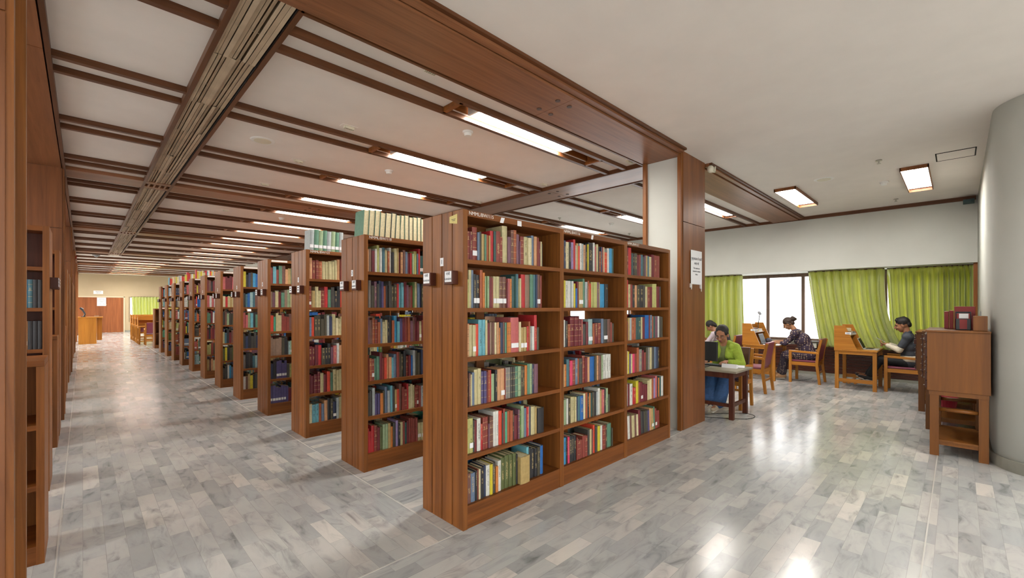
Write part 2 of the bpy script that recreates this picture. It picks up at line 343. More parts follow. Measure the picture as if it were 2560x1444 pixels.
for x0, x1 in ((-.8, -.2), (5.4, 6.0)):                  # long beams running towards the far wall
    for k in range(1, len(YB)):
        ya = YB[k]-.25 if k > 1 else 2.95; yb = YB[k+1]-.25 if k+1 < len(YB) else YW
        if x0 > 0 and ya > 19: continue
        mid = ya+ (1.75 if k == 1 else 3.0)
        b = MB().box(x0+.01, ya, ZS_, x1-.01, mid-.003, ZC+.1).box(x0+.01, mid+.003, ZS_, x1-.01, yb, ZC+.1)
        struct(b.build('ceiling_beam', M['cy']))
        b = MB()
        for dx in (-.13, .13):
            for dy in (-.09, .09): b.cyl(((x0+x1)/2+dx, mid+dy, ZS_-.006), ((x0+x1)/2+dx, mid+dy, ZS_), .024, n=14)
        trim(b, M['bolt'])
for x in (-.185, .655, .985, 5.385, 6.0):                # edge strips along the beams and the diffuser
    if x == 6.0: trim(MB().box(x, 2.95, ZS_-.01, x+.03, 19.3, ZC), M['stripy'])
    elif x in (.655, .985): trim(MB().box(x, 2.95, ZS_-.005, x+.035, 21.95, ZC+.06), M['stripy'])
    else: trim(MB().box(x-.015, 2.95, ZS_-.01, x+.015, YW if x < 0 else 19.4, ZC), M['stripy'])
trim(MB().box(-7, 2.37, 3.455, 5.3, 2.43, 3.51).box(6.08, 2.37, 3.455, XW, 2.43, 3.51), M['cx'])
trim(MB().box(-7, 2.335, 3.475, 5.3, 2.372, 3.51).box(6.08, 2.335, 3.475, XW, 2.372, 3.51), M['strip'])
trim(MB().box(1.0, 2.95, ZS_-.004, 5.38, 2.975, ZC), M['strip'])
# linear air diffuser
for k in range(1, 5):
    ya = YB[k]+.25 if k < 5 else 0; yb = (YB[k+1]-.25) if k < 4 else 21.95
    if ya > 21.9: break
    yb = min(yb, 21.95)
    r = empty('air_diffuser', (.835, ya, ZS_), 0, 'long slatted metal air diffuser in the ceiling over the aisle, %s section from the front' % ORD[k-1], 'air diffuser', 'air diffuser sections over the aisle')
    L = yb-ya
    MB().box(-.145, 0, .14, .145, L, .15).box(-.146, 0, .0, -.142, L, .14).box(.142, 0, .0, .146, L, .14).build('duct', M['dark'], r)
    b = MB(); rnd = random.Random(k)
    y = .0
    while y < L-.05:
        seg = min(rnd.uniform(.9, 1.25), L-y)
        for j, x in enumerate((-.128, -.098, -.066, -.036, -.008, .024, .056, .088, .118)):
            w = rnd.uniform(.010, .0155); tilt = rnd.uniform(-.006, .008); z = rnd.uniform(.0, .012)
            b.add([(x-w, y, z), (x+w, y, z+tilt), (x+w, y+seg-.004, z+tilt), (x-w, y+seg-.004, z), (x-w, y, z+.004), (x+w, y, z+tilt+.004), (x+w, y+seg-.004, z+tilt+.004), (x-w, y+seg-.004, z+.004)],
                  [(0,3,2,1),(4,5,6,7),(0,1,5,4),(1,2,6,5),(2,3,7,6),(3,0,4,7)])
            b.box(x-.001, y, z, x+.001, y+seg-.004, .13)
        y += seg
    y = .5
    while y < L: b.box(-.14, y, .03, .14, y+.012, .1); y += 1.1
    b.build('blade', M['louv'], r)
# columns
def column(x0, y0, x1, y1, label=None):
    r = MB().box(x0+.05, y0+.04, 0, x1-.05, y1-.04, 3.5).build('column', M['wall']); struct(r)
    b = MB()
    for (ya, yb) in ((y0, y0+.045), (y1-.045, y1)):
        b.box(x0, ya, 0, x0+.05, yb, 3.5).box(x1-.05, ya, 0, x1, yb, 3.5)
    b.build('corner_post', M['wz'], r)
    MB().box(x0+.052, y0-.008, 0, x1-.02, y0+.04, 2.615).box(x0+.052, y0-.008, 2.621, x1-.02, y0+.04, 3.5).build('panel', M['cz'], r, bevel=.002)
    MB().box(x0+.052, y1-.04, 0, x1-.02, y1, 3.5).build('panel', M['cz'], r)
    return r
for x in (-.92, 5.32):
    for k, y in enumerate(YB):
        if y < 0 or (x > 0 and y > 19): continue
        if x > 0 or k == 1: column(x, y-.27, x+.74, y+.25)
        else: column(x, y-.27, x+.74, y+.25)
# walls
b = MB().box(-7.1, -7, 0, -7, YW, .55).box(-7.1, -7, 2.6, -7, YW, 3.8)          # window band along the far side of the left bay
for y in range(-7, 36, 3): b.box(-7.1, y, .55, -7, y+.35, 3.1)
struct(b.build('wall_left', M['wall']))
b = MB().box(-7, -7.1, 0, 6.05, -7, .45).box(-7, -7.1, 2.5, 6.05, -7, 3.8)       # unseen foyer wall, window openings added to let in fill daylight
for x in (-7, -3.8, -.6, 2.6, 5.7): b.box(x, -7.1, .45, x+.35, -7, 3.3)
struct(b.build('wall_back', M['wall']))
struct(MB().box(5.45, 19.4, 0, 5.6, YW, 3.8).box(5.6, 19.4, 0, 12.2, 19.5, 3.8).build('wall_stacks', M['wall']))
b = MB().box(-7, YW, 2.16, 5.5, YW+.1, 3.8).box(-7, YW, 0, -.55, YW+.1, 2.16).box(1.83, YW, 0, 2.02, YW+.1, 2.16).box(2.02, YW, 0, 5.5, YW+.1, .6).box(4.6, YW, .6, 5.5, YW+.1, 2.16)
struct(b.build('wall_far', plain('far_wall_paint', 'bba98a', .85, noise=.03, nscale=2)))
b = MB().box(XW, -.3, 2.33, XW+.12, 19.4, 3.8).box(XW+.12, -.3, 2.33, 12.15, 19.4, 2.36).box(12.02, -.3, 0, 12.15, 19.4, .72).box(12.02, 9.5, .7, 12.15, 19.4, 2.34).box(XW+.12, -.3, 2.36, 12.15, 19.4, 2.4)
struct(b.build('wall_window', M['wall']))
trim(MB().box(XW-.025, -.22, 3.43, XW, 19.3, 3.5), M['stripy'])
b = MB(); z = .06
while z < .66: b.box(11.985, -.25, z, 12.02, 9.4, z+.058); z += .068
trim(b, wood('window_cladding_wood', '40211a', '5a3024', 'Y'))
trim(MB().box(11.93, -.25, .72, 12.12, 9.5, .75), M['stone'])
trim(MB().box(11.96, -.25, 0, 12.02, 9.4, .055), M['stone'])
mul = [-.2+.0, .34, 1.07, 1.80, 2.54, 3.275, 4.01, 4.75, 5.5, 6.3, 7.1, 7.9, 8.7, 9.45]
w = struct(empty('window_1', (12.05, 4.6, .75)))
b = MB().box(-.03, -4.8, 0, .03, 4.9, .06).box(-.03, -4.8, 1.5, .03, 4.9, 1.58)
for y in mul: b.box(-.035, y-4.6-.033, .06, .035, y-4.6+.033, 1.5)
b.build('window_frame', wood('window_frame_wood', '59483f', '7d6557', 'Z'), w)
MB().add([(0.0, -4.8, .03), (0.0, 4.9, .03), (0.0, 4.9, 1.55), (0.0, -4.8, 1.55)], [(0,1,2,3)]).build('window_pane', M['glass'], w)
# right wall: straight from the window, rounded end towards the camera
P = [(12.2, -.24), (6.55, -.24)]; R = .5; cxr, cyr = 6.55, -.74
P += [(cxr-R*math.sin(a*PI/24), cyr+R*math.cos(a*PI/24)) for a in range(1, 13)] + [(6.05, -7.0), (12.2, -7.0)]
struct(MB().prism(P, 'Z', 0, 3.8).build('wall_right', M['wall'], smooth=False))
bpy.data.objects['wall_right'].data.polygons.foreach_set('use_smooth', [len(p.vertices) == 4 for p in bpy.data.objects['wall_right'].data.polygons])
Q = [(12.1, -.222), (6.55, -.222)]+[(cxr-(R+.018)*math.sin(a*PI/24), cyr+(R+.018)*math.cos(a*PI/24)) for a in range(1, 13)]+[(6.032, -7.0), (6.2, -7.0), (6.5, -.5), (12.1, -.5)]
struct(MB().prism(Q, 'Z', 0, .11).build('baseboard_right', M['stone']))
trim(MB().box(11.3, -.24, 2.3, 11.36, -.2, 2.36).box(11.25, -.24, .8, 11.31, -.19, 2.34), M['wz'])
# far door and window
d = struct(empty('door_1', (.64, YW, 0)))
b = MB()
for x0, x1 in ((-1.15, -.795), (-.79, .166), (.17, 1.14)): b.box(x0, -.02, .0, x1, .05, 2.1)
b.box(-1.15, .0, 0, 1.14, .06, 2.1); b.build('door_leaf', M['door'], d)
MB().box(-1.19, -.04, 0, -1.15, .06, 2.16).box(1.14, -.04, 0, 1.2, .06, 2.16).box(-1.19, -.04, 2.1, 1.2, .06, 2.17).build('door_frame', plain('cream_door_frame', 'cfc2a6', .6), d)
MB().cyl((.03, -.02, 1.0), (.03, -.09, 1.0), .012).cyl((.03, -.08, 1.0), (-.16, -.08, 1.0), .011).build('door_handle', M['metal'], d)
MB().box(.27, -.045, 1.66, .38, -.02, 1.69).build('door_bolt', M['cream'], d)
w = struct(empty('window_2', (3.3, YW+.02, .6)))
MB().box(-1.28, -.01, 0, 1.3, .03, .05).box(-1.28, -.01, 1.5, 1.3, .03, 1.56).box(-1.28, 0, 0, -1.2, .03, 1.55).box(0, 0, 0, .05, .03, 1.55).build('window_frame', plain('taupe_window_frame', '9c8a70', .6), w)
MB().add([(-1.28, .02, .03), (1.3, .02, .03), (1.3, .02, 1.55), (-1.28, .02, 1.55)], [(0,1,2,3)]).build('window_pane', M['glass'], w)
struct(MB().box(-7, YW-.02, 0, -.56, YW, .1).box(1.84, YW-.02, 0, 5.45, YW, .1).build('baseboard_far', M['stone']))
# --- books of the front bookcase: width mm, height mm, colour + marks (t title, h gilt bands, L paper label)
B1=[
(1.933,"22 203 rh,27 202 Rt,45 238 rhL,19 204 b,21 212 K,27 199 t,18 197 g,24 194 o,14 193 t,34 231 S,23 231 G,46 236 rt,23 198 rh,55 294 c,34 206 P,29 262 nh,36 267 oh,32 238 P,10 187 P,39 225 rh,50 227 ct,39 223 Ct,30 247 b,35 241 T,18 236 r,21 207 Rt,21 208 c,11 193 K"),
(1.933,"15 202 Yt,25 270 c,19 270 b,25 242 ktL,32 238 ktL,27 275 o,20 257 Ot,11 232 q,16 233 m,20 234 qt,21 230 R,18 224 r,30 235 cL,31 236 cL,37 235 nhL,37 237 nhL,18 197 R,21 226 p,19 225 Oh,40 245 G,8 263 G,23 265 x,11 229 c,20 233 c,49 265 Sr,55 265 N,40 270 g,28 270 x,17 271 B,41 274 nL,20 267 r"),
(1.933,"20 234 Th,31 226 c,29 224 cL,27 230 F,38 260 Lt,27 260 Lt,20 256 c,26 234 R,22 239 N,23 238 n,21 236 Ct,21 237 Tt,17 196 Oh,29 233 B,20 237 n,20 233 g,20 233 Oh,21 234 Oh,89 270 pL,20 234 C,32 190 tL,35 192 tL,20 197 St,19 235 o,24 196 Et,26 195 w,33 286 St,28 185 d"),
(1.933,"14 233 kt,16 234 nt,16 223 c,22 235 b,35 253 c,31 257 ct,24 233 vh,25 234 vh,15 225 R,17 237 oh,17 235 S,34 204 q,21 230 kt,37 234 T,39 236 TL,10 232 r,30 237 eh,26 237 eh,22 238 Kh,23 236 Kh,37 237 gh,34 235 qh,23 234 dt,22 226 dt,28 234 O,29 242 g,29 241 qt,19 235 Bt,47 235 P"),
(1.931,"24 245 Yt,36 246 YtL,13 228 Kt,21 224 R,35 234 wt,17 190 St,26 234 rh,28 232 rh,12 178 P,18 230 nh,17 227 nh,28 259 w,28 258 wt,32 255 F,14 234 K,20 263 r,23 237 j,32 237 o,30 236 o,18 234 kt,40 190 R,17 231 Ph,17 220 mt,36 251 q,24 230 b,26 236 St,10 235 C,20 235 B,48 227 c,22 220 t,77 205 k"),
(1.932,"34 212 nt,42 205 bt,19 214 kt,13 218 r,15 218 C,33 223 kt,24 228 B,37 224 wt,26 222 y,30 227 Kt,25 193 O,33 228 wt,40 241 zt,44 249 zt,38 248 zt,36 247 zt,18 231 kt,104 211 t,27 261 Lt,25 247 k,40 234 kt,32 231 kt,20 234 dt,21 230 dt,39 233 U"),
]
B2=[
(2.992,"29 276 wt,28 252 Bt,43 243 Ct,26 246 kt,32 245 Vt,32 274 S,10 224 w,24 242 t,28 221 F,35 249 wt,20 247 Et,41 241 Tt,27 251 kt,17 253 y,77 271 kt,31 277 w,17 243 p,29 267 c,17 247 k,24 203 oh,20 247 Bt,26 245 r,23 248 C,54 203 Fh,33 247 w,46 249 u,28 250 G"),
(2.993,"18 239 y,24 240 y,43 238 wt,41 239 w,16 238 E,24 239 w,22 218 y,26 175 U,24 238 R,36 237 tL,33 239 tL,29 268 g,41 239 Et,24 251 ot,35 227 F,28 241 Y,29 242 Y,32 243 Y,29 242 Pt,26 243 t,76 229 u,58 231 kt"),
(2.992,"15 222 F,35 237 w,31 228 kt,33 198 oh,59 262 Rh,63 261 Rh,45 238 Rh,27 239 pt,44 194 K,38 213 R,70 236 lL,29 194 o,62 197 Rt,48 197 rh,37 237 b,68 231 KL,53 232 n,29 199 r,40 187 d"),
(2.993,"30 199 ct,28 196 Oh,39 238 x,13 223 rh,39 221 H,40 222 rh,36 237 bt,21 231 o,50 231 Kt,43 252 rh,36 229 R,36 232 T,73 232 U,32 234 d,38 235 Th,41 232 n,31 234 qt,47 235 wt,46 236 wt,47 234 wt"),
(2.992,"24 219 P,35 221 qt,23 226 w,39 220 dt,29 231 ct,26 228 ct,27 224 ct,20 217 B,35 224 x,53 220 Ut,37 235 C,27 240 o,28 228 kt,22 229 O,27 225 G,28 229 dt,37 228 k,28 225 E,33 254 w,32 229 t,45 231 pt,24 232 kt,40 236 qt,41 169 d"),
(2.989,"25 239 b,38 235 ut,17 235 kt,26 234 Ht,37 235 kt,32 229 kt,33 226 kt,16 201 r,44 175 rh,27 169 r,45 199 r,37 191 rh,31 242 K,40 235 c,23 226 n,28 265 F,37 247 K,54 239 y,34 237 w,53 231 rh,35 234 dt,69 230 g,21 179 d"),
]
B3=[
(4.055,"33 294 Rt,62 302 S,27 237 G,36 236 kt,59 241 dt,42 225 R,33 233 r,47 237 x,38 216 K,29 233 P,34 236 t,35 233 x,55 228 c,61 258 R,57 253 rt,74 253 r"),
(4.053,"35 302 S,44 244 ct,44 245 r,45 238 kt,46 239 T,56 241 dt,80 244 kt,43 245 K,49 232 c,49 229 rt,60 231 R,46 267 Y,52 269 Y,74 241 R,27 242 K"),
(4.053,"30 196 R,35 237 t,40 236 E,45 238 ot,41 237 o,41 238 G,65 240 Gt,33 239 c,53 238 R,88 259 U,30 258 R,45 260 bt,25 245 o,46 244 G,62 243 P,37 245 w,43 240 K,43 236 d"),
(4.045,"35 240 C,26 234 y,31 208 v,36 203 c,45 202 H,46 201 r,46 262 o,61 239 et,48 226 R,43 199 r,44 249 d,40 247 e,50 246 c,51 245 K,41 245 b,42 242 B,37 240 kt"),
(4.04,"39 229 E,39 224 R,58 222 wt,68 176 St,55 240 y,42 220 r,47 215 RL,48 190 R,58 178 R,49 216 c,50 225 C,41 230 o,41 225 V,42 246 p,21 218 k,32 219 O,43 230 G,54 229 w"),
(4.043,"37 192 r,47 243 w,38 242 n,58 232 c,39 235 n,40 228 C,50 271 R,31 250 K,41 244 k,42 239 d,42 240 K,37 234 v,38 249 T,55 240 tL,28 254 g,45 228 rL,34 196 r,26 194 r"),
]
# ================================================================ BOOKCASES
CX, CY0, DY, CD, CL = 1.872, 2.39, 1.49, .50, 3.10      # x of the aisle end, y of the first face, pitch, depth, length
SZ = [.16, .51, .845, 1.195, 1.54, 1.88]                # shelf tops
def casemesh(kind):
    if kind == 'end':                                   # four tongue-and-groove planks
        b = MB(); w = CD/4
        for k in range(4): b.box(0, k*w+(.0042 if k else 0), 0, .04, (k+1)*w-(.0042 if k < 3 else 0), 2.225)
        b.box(.022, .01, .0, .038, CD-.01, 2.2)
        return b
def make_case():
    r = empty('bookcase', (0, 0, 0))
    casemesh('end').build('end_panel', M['wz'], r, bevel=.0015)
    for x in (1.05, 2.085): MB().box(x, 0, 0, x+.024, CD, 2.22).box(x+.026, 0, 0, x+.05, CD, 2.22).build('partition', M['wz'], r)
    MB().box(CL-.04, 0, 0, CL, CD, 2.22).build('end_panel', M['wz'], r, bevel=.0015)
    for i, (a, c) in enumerate(((.04, 1.05), (1.10, 2.085), (2.135, CL-.04))):
        MB().box(a, 0, 2.18, c, CD, 2.222).build('top_board', M['wx'], r)
        for z in SZ[1:]: MB().box(a, .002, z-.03, c, CD-.002, z).build('shelf', M['wx'], r)
        MB().box(a, .012, .135, c, CD-.012, .16).box(a, .004, .0, c, .022, .16).box(a, CD-.022, 0, c, CD-.004, .16).build('plinth', M['wx'], r)
        b = MB().box(a, CD/2-.008, 1.88, c, CD/2+.008, 2.18).box(a, CD/2-.008, 1.79, c, CD/2+.008, 1.85).box(a, CD/2-.008, .16, c, CD/2+.008, .3).box(a+.28, CD/2-.009, .3, a+.36, CD/2+.009, 1.79)
        b.build('back_rail', M['wx'], r)
    return r
def holders(r, hin, eng, num):
    for y in (.055, .325):
        h = MB().box(-.05, y, 1.705, 0, y+.10, 1.80).build('label_holder', M['dkz'], r, bevel=.003)
        MB().box(-.0515, y+.012, 1.722, -.05, y+.088, 1.797).build('card', M['white'], h)
        if hin:
            text('card_text', hin, .026, M['ink'], h, (-.052, y+.05, 1.778), (PI/2, 0, -PI/2)); text('card_text', eng, .0195, M['ink'], h, (-.052, y+.05, 1.742), (PI/2, 0, -PI/2))
        else: MB().box(-.0525, y+.03, 1.77, -.0515, y+.07, 1.782).box(-.0525, y+.025, 1.742, -.0515, y+.075, 1.752).build('card_text', M['ink'], h)
    t = MB().box(-.0015, .23, 1.845, 0, .27, 1.905).build('number_tag', M['white'], r)
    text('number', str(num), .045, M['ink'], t, (-.002, .25, 1.875), (PI/2, 0, -PI/2))
HIN = {0: ('गांधी', 'GANDHI'), 1: ('गांधी', 'GANDHI')}
NCASE = 12
bc0 = make_case(); cases = []
BCL = ['tall wooden bookcase nearest the camera, one bare yellow slip on its planked end', 'tall wooden bookcase second along the aisle, pale volumes standing along its top']
for k in range(NCASE):
    o = bc0 if k == 0 else copy_tree(bc0)
    o.location = (CX, CY0+DY*k, 0)
    lab = BCL[k] if k < 2 else ('tall wooden bookcase third along the aisle, grey-green volumes on its top' if k == 2 else 'tall wooden bookcase with planked end, %s along the aisle from the camera' % ORD[k])
    tag(o, lab, 'bookcase', 'bookcases in a row along the aisle'); cases.append(o)
for k, o in enumerate(cases):
    hin, eng = HIN.get(k, (None, None)); holders(o, hin, eng, k+1)
    for i, x in enumerate((.05, 1.10, 2.14)):
        if k < 3: text('painted_mark', 'NMML/BW/%d' % (115+k*3+(0, 1, 2)[i]), .036, M['chalk'], o, (x, -.001, 2.203), (PI/2, 0, 0), 'LEFT')
        elif i == 0: MB().box(.05, -.001, 2.19, .26, 0, 2.215).build('painted_mark', M['chalk'], o)
o = cases[0]
t = MB().add([(-.0015, .065, 2.13), (-.0015, .155, 2.145), (-.0015, .155, 2.19), (-.0015, .065, 2.20), (-.0005, .065, 2.13), (-.0005, .155, 2.145), (-.0005, .155, 2.19), (-.0005, .065, 2.20)], [(0,1,2,3),(7,6,5,4),(0,4,5,1),(1,5,6,2),(2,6,7,3),(3,7,4,0)]).build('paper_slip', M['yel'], o)
MB().box(-.003, .085, 2.165, -.0017, .13, 2.168).box(-.003, .09, 2.155, -.0017, .12, 2.158).build('pen_marks', M['ink'], t)
for (x, w, sk) in ((.345, .035, .015), (.53, .045, 0), (1.50, .03, .01)):
    MB().prism([(x, 2.175), (x+w, 2.175), (x+w+sk, 2.215), (x+sk, 2.215)], 'Y', -.0015, -.0003).build('shelf_sticker', M['white'], o)
# half-height bookcases: one at the end of the row, others between the cases on the other side of the aisle
def low_case(name, loc, L, D, H, label, flip=1, n=3, group=None):
    r = empty(name, loc, 0, label, 'low bookcase', group)
    b = MB(); w = D/4
    for k in range(4): b.box(min(0, -flip*.035), k*w+.002, 0, max(0, -flip*.035), (k+1)*w-.002, H-.02)
    b.build('end_panel', M['wz'], r)
    xa, xb = (-.035*flip, -L*flip); xa, xb = min(xa, xb), max(xa, xb)
    MB().box(xa if flip > 0 else 0, -.01, H-.02, 0 if flip > 0 else xb, D+.01, H+.015).build('top_board', M['wx'], r, bevel=.003)
    for i in range(n): MB().box(xa, .004, .1+i*(H-.12)/n-.02, xb, D-.004, .1+i*(H-.12)/n+.01).build('shelf', M['wx'], r)
    MB().box(xa, .006, 0, xb, .03, .1).build('plinth', M['wx'], r)
    xe = -L*flip
    MB().box(min(xe, xe-.035*flip), 0, 0, max(xe, xe-.035*flip), D, H-.02).build('end_panel', M['wz'], r)
    MB().box(xa, D-.02, 0, xb, D-.01, H-.02).build('back_panel', M['wz'], r)
    return r
low_case('low_bookcase', (1.9, 20.9, 0), 3.0, .5, 1.46, 'low dark bookcase ending the row of tall bookcases', flip=-1)
LX = -.2
low_case('low_bookcase', (-.165, 3.87, 0), 1.2, .42, 1.21, 'low empty wooden bookcase beside the near wooden column', n=3)
low_case('low_bookcase', (LX, 6.95, 0), 1.2, .42, 1.21, 'low wooden bookcase behind the tall one beside the near column')
low_case('low_bookcase', (LX, 10.2, 0), 1.2, .42, 1.21, 'low wooden bookcase just beyond the second wooden column')
lt = make_case()
MB().box(.04, .24, .16, 3.06, .26, 2.18).build('back_panel', M['dkz'], lt)  # closed back; its dark colour stands in for shade inside the case
lt.location = (LX, 5.35+.5, 0); lt.rotation_euler = (0, 0, PI); tag(lt, 'tall wooden bookcase facing the row across the aisle, empty top shelf', 'bookcase', 'bookcases across the aisle')
for i, y in enumerate((7.55, 11.2, 12.7, 14.0, 17.1, 18.6, 20.1)):
    if 14.6 < y < 15.3: continue
    c = copy_tree(lt); c.location = (LX, y+.5, 0); c.rotation_euler = (0, 0, PI)
    tag(c, 'tall wooden bookcase across the aisle, %s beyond the one with the empty top shelf' % ORD[i], 'bookcase', 'bookcases across the aisle')
holders(lt, None, None, 31)
for o in list(lt.children):
    if o.name.startswith('number_tag'):
        for c in list(o.children): bpy.data.objects.remove(c)
        bpy.data.objects.remove(o)
# ================================================================ BOOKS
def book_mesh(b, x0, w, y, z, h, d, lean=0.0, pages=True, uvs=None, cover_only=False):
    """spine at y facing -y, x0..x0+w; returns verts and faces for cover and pages, sheared by lean"""
    n = 4; bul = min(.006, w*.16)
    prof = [(x0, y+bul)]+[(x0+w*k/n, y+bul*(1-math.sin(PI*k/n)*1.0)) for k in range(1, n)]+[(x0+w, y+bul)]
    t = min(.0028, w*.16)
    out = prof+[(x0+w, y+d), (x0+w-t, y+d), (x0+w-t, y+bul+t), (x0+t, y+bul+t), (x0+t, y+d), (x0, y+d)]
    m = len(out); o = len(b.v)
    sh = lambda x, zz: x+lean*(zz-z)
    b.v += [(sh(px, z), py, z) for px, py in out]+[(sh(px, z+h), py, z+h) for px, py in out]
    fs = []
    for k in range(m): fs.append((o+k, o+(k+1) % m, o+m+(k+1) % m, o+m+k))
    # caps as quads
    i = lambda k: o+k
    capT = [(n, n+1, n+2, n+3), (n+6, 0, n+4, n+5)]
    strip = [(0, 1, n+4), (1, 2, n+3, n+4), (2, 3, n+3), (3, n, n+3)] if n == 4 else []
    for c in capT+strip:
        fs.append(tuple(o+m+q for q in c)); fs.append(tuple(o+q for q in reversed(c)))
    b.f += fs; b.mi += [0]*len(fs)
    if uvs is not None:
        for k in range(m):
            if k < n:
                u0, u1 = max(.001, k/n), (k+1)/n; uvs += [(u0, 0), (u1, 0), (u1, h), (u0, h)]
            else: uvs += [(-1, 0)]*4
        for c in capT+strip: uvs += [(-1, 0)]*(2*len(c))
    return bul+t, t
def setuv(me, uvs):
    l = me.uv_layers.new(name='UVMap'); l.data.foreach_set('uv', [c for p in uvs for c in p])
HT = lambda h: 'tall' if h > .25 else ('short' if h < .205 else '')
def one_book(x0, w, y, z, h, d, code, flags, label, group, lean=0.0, flip=False):
    b = MB(); uvs = []; inset, t = book_mesh(b, 0, w, 0, 0, h, d, lean, uvs=uvs)
    o = b.build('book', M['book'], None, (x0, y, z), fix=False)
    setuv(o.data, uvs)
    c = rgb(PAL[code]); o.color = (c[0], c[1], c[2], 1.0 if 't' in flags else (.5 if 'h' in flags else 0.0))
    p = MB(); q = .004; z0, z1 = q, h-q
    xs = lambda x, zz: x+lean*zz
    p.add([(xs(t, z0), inset, z0), (xs(w-t, z0), inset, z0), (xs(w-t, z0), d-.004, z0), (xs(t, z0), d-.004, z0), (xs(t, z1), inset, z1), (xs(w-t, z1), inset, z1), (xs(w-t, z1), d-.004, z1), (xs(t, z1), d-.004, z1)],
          [(0,3,2,1),(4,5,6,7),(0,1,5,4),(1,2,6,5),(2,3,7,6),(3,0,4,7)]).build('page_block', M['page'], o)
    if 'L' in flags:
        a, e = w*.06, w*.94; lz = .035 if h > .2 else .03; hh = .036
        MB().box(a+lean*lz, -.001, lz, e+lean*lz, .004, lz+hh).build('spine_label', M['white'], o)
    if flip: o.rotation_euler = (0, 0, PI); o.location.x += w; o.location.y += d
    return tag(o, label, 'book', group)
BAYN = ["aisle-end bay", "middle bay"]
ROWN = ['top shelf', 'second shelf down', 'third shelf down', 'fourth shelf down', 'fifth shelf down', 'bottom shelf']
NTH = ['first','2nd','3rd']+['%dth' % k for k in range(4, 21)]+['21st', '22nd', '23rd']+['%dth' % k for k in range(24, 40)]
for bi, BD in enumerate((B1, B2)):
    for ri, (xs, data) in enumerate(BD):
        x = xs; z = SZ[5-ri]
        toks = data.split(','); N = len(toks)
        for k, tok in enumerate(toks):
            w, h, c = tok.split(); w, h = int(w)/1000, int(h)/1000; code, fl = c[0], c[1:]
            h = min(h, .33 if ri else .285)
            if h > .295 and ri: h = .295
            adj = CN[code]
            desc = (HT(h)+' ' if HT(h) else '')+adj+' book'+(' with white spine label' if 'L' in fl else (' with gilt bands' if 'h' in fl else ''))
            lab = '%s, %s from aisle, %s, %s, front bookcase' % (desc, NTH[k], ROWN[ri], BAYN[bi])
            if len(lab.replace('-', ' - ').split()) > 16: lab = '%s, %s from aisle, %s, %s, front bookcase' % (adj+' book', NTH[k], ROWN[ri], BAYN[bi])
            dy = .03+random.uniform(-.004, .006); dd = min(.20, max(.13, h*.68))
            if ri == 5 and bi == 0 and code == 't' and w > .09: dy = -.005; 
            if ri == 4 and bi == 0 and w > .07: dy = .02
            one_book(x+.0006, max(.006, w-.0012), CY0+dy, z, h, dd, code, fl, lab, 'books on the %s of the front bookcase, %s' % (ROWN[ri], BAYN[bi]))
            x += w
# volumes standing along the tops of the second and third bookcases (fore-edges out on the second)
x = 1.885
for k in range(17):
    w = [.055,.06,.055,.058,.062,.05,.056,.052,.05,.048,.05,.045,.05,.046,.046,.044,.044][k]
    o = one_book(x, w-.002, CY0+DY+.05, 2.222, .245+.006*(k % 3), .19, 'gGgGkGGgGdgGgzgGg'[k], '', 'pale-paged volume with green boards, %s from the aisle on top of the second bookcase' % NTH[k], 'volumes along the top of the second bookcase', lean=-.06 if k < 7 else 0, flip=True)
    x += w
x = 1.93
for k in range(8):
    w = [.05,.055,.05,.048,.052,.05,.048,.05][k]
    one_book(x, w-.002, CY0+2*DY+.04, 2.222, .25+.006*(k % 2), .18, 'EgqgEqgE'[k], 'L', 'grey-green volume with pale label, %s from the aisle on top of the third bookcase' % NTH[k], 'volumes along the top of the third bookcase', lean=.03)
    x += w
# everything further back: hundreds of small spines in one object
ROWS = {}
ROWS[1] = ['TN RwYwxc ot w k c t R Th n b R S q', 'K e d Pt K B v o k K dt dt S L L R P n r m c b B', 'P n oh rh o b ct c kt k o u L v R r o P n R R cL r', 'r oh rhL g g R r F T T L b r d dt k rh R U E d d K B', 'K K E v v O d b E L K tL F n r rh S c C c rh rhL r', 'S S S rh R z q q t O K V kt c r G R r r r r']
ROWS[2] = ['T rt rh oh c c c c c T r', 'rhL t c c rh S g K kt k F r p o S Ct w', 'b F dt dt d d E B c C ct ct ct T r', 'Rt Rt R S dt kt kt P pt w T T', 'R R Rh Rh c R F g ct c c c T', 'C Lt Lt o b T k dt BL E c c c y']
ROWS[3] = ['r L r g n T t', 'N P c R g N q c d', 'F j c c r r r n c', 'N N N N d k', 'B k vL vL vL vL K', 'vL vL vL vL vL vL v']
ROWS[4] = ['y k B d u U w', 'K x U l x n k e', 'p p q L k g k', 'K B k K K B k', 'e k K k x l v', 'w n t y k K t']
ROWS[5] = ['p R R R p', 'C S c t c', 'K n q K d', 'c x k R n R', 'z y k d z', 'K K w u b']
ROWS[6] = ['R n k R c k', 'p w p w w C', 'g g R w R', 'R k r R w d', 'Y Y r d n', 't n T c w']
BK = dict(v=[], f=[], col=[], uv=[], mi=[])
_P = 'rrrRRRRSoonNTtcccCwwkkkKKEedPpBbbLlUuGggqyYvVmzxFOj'
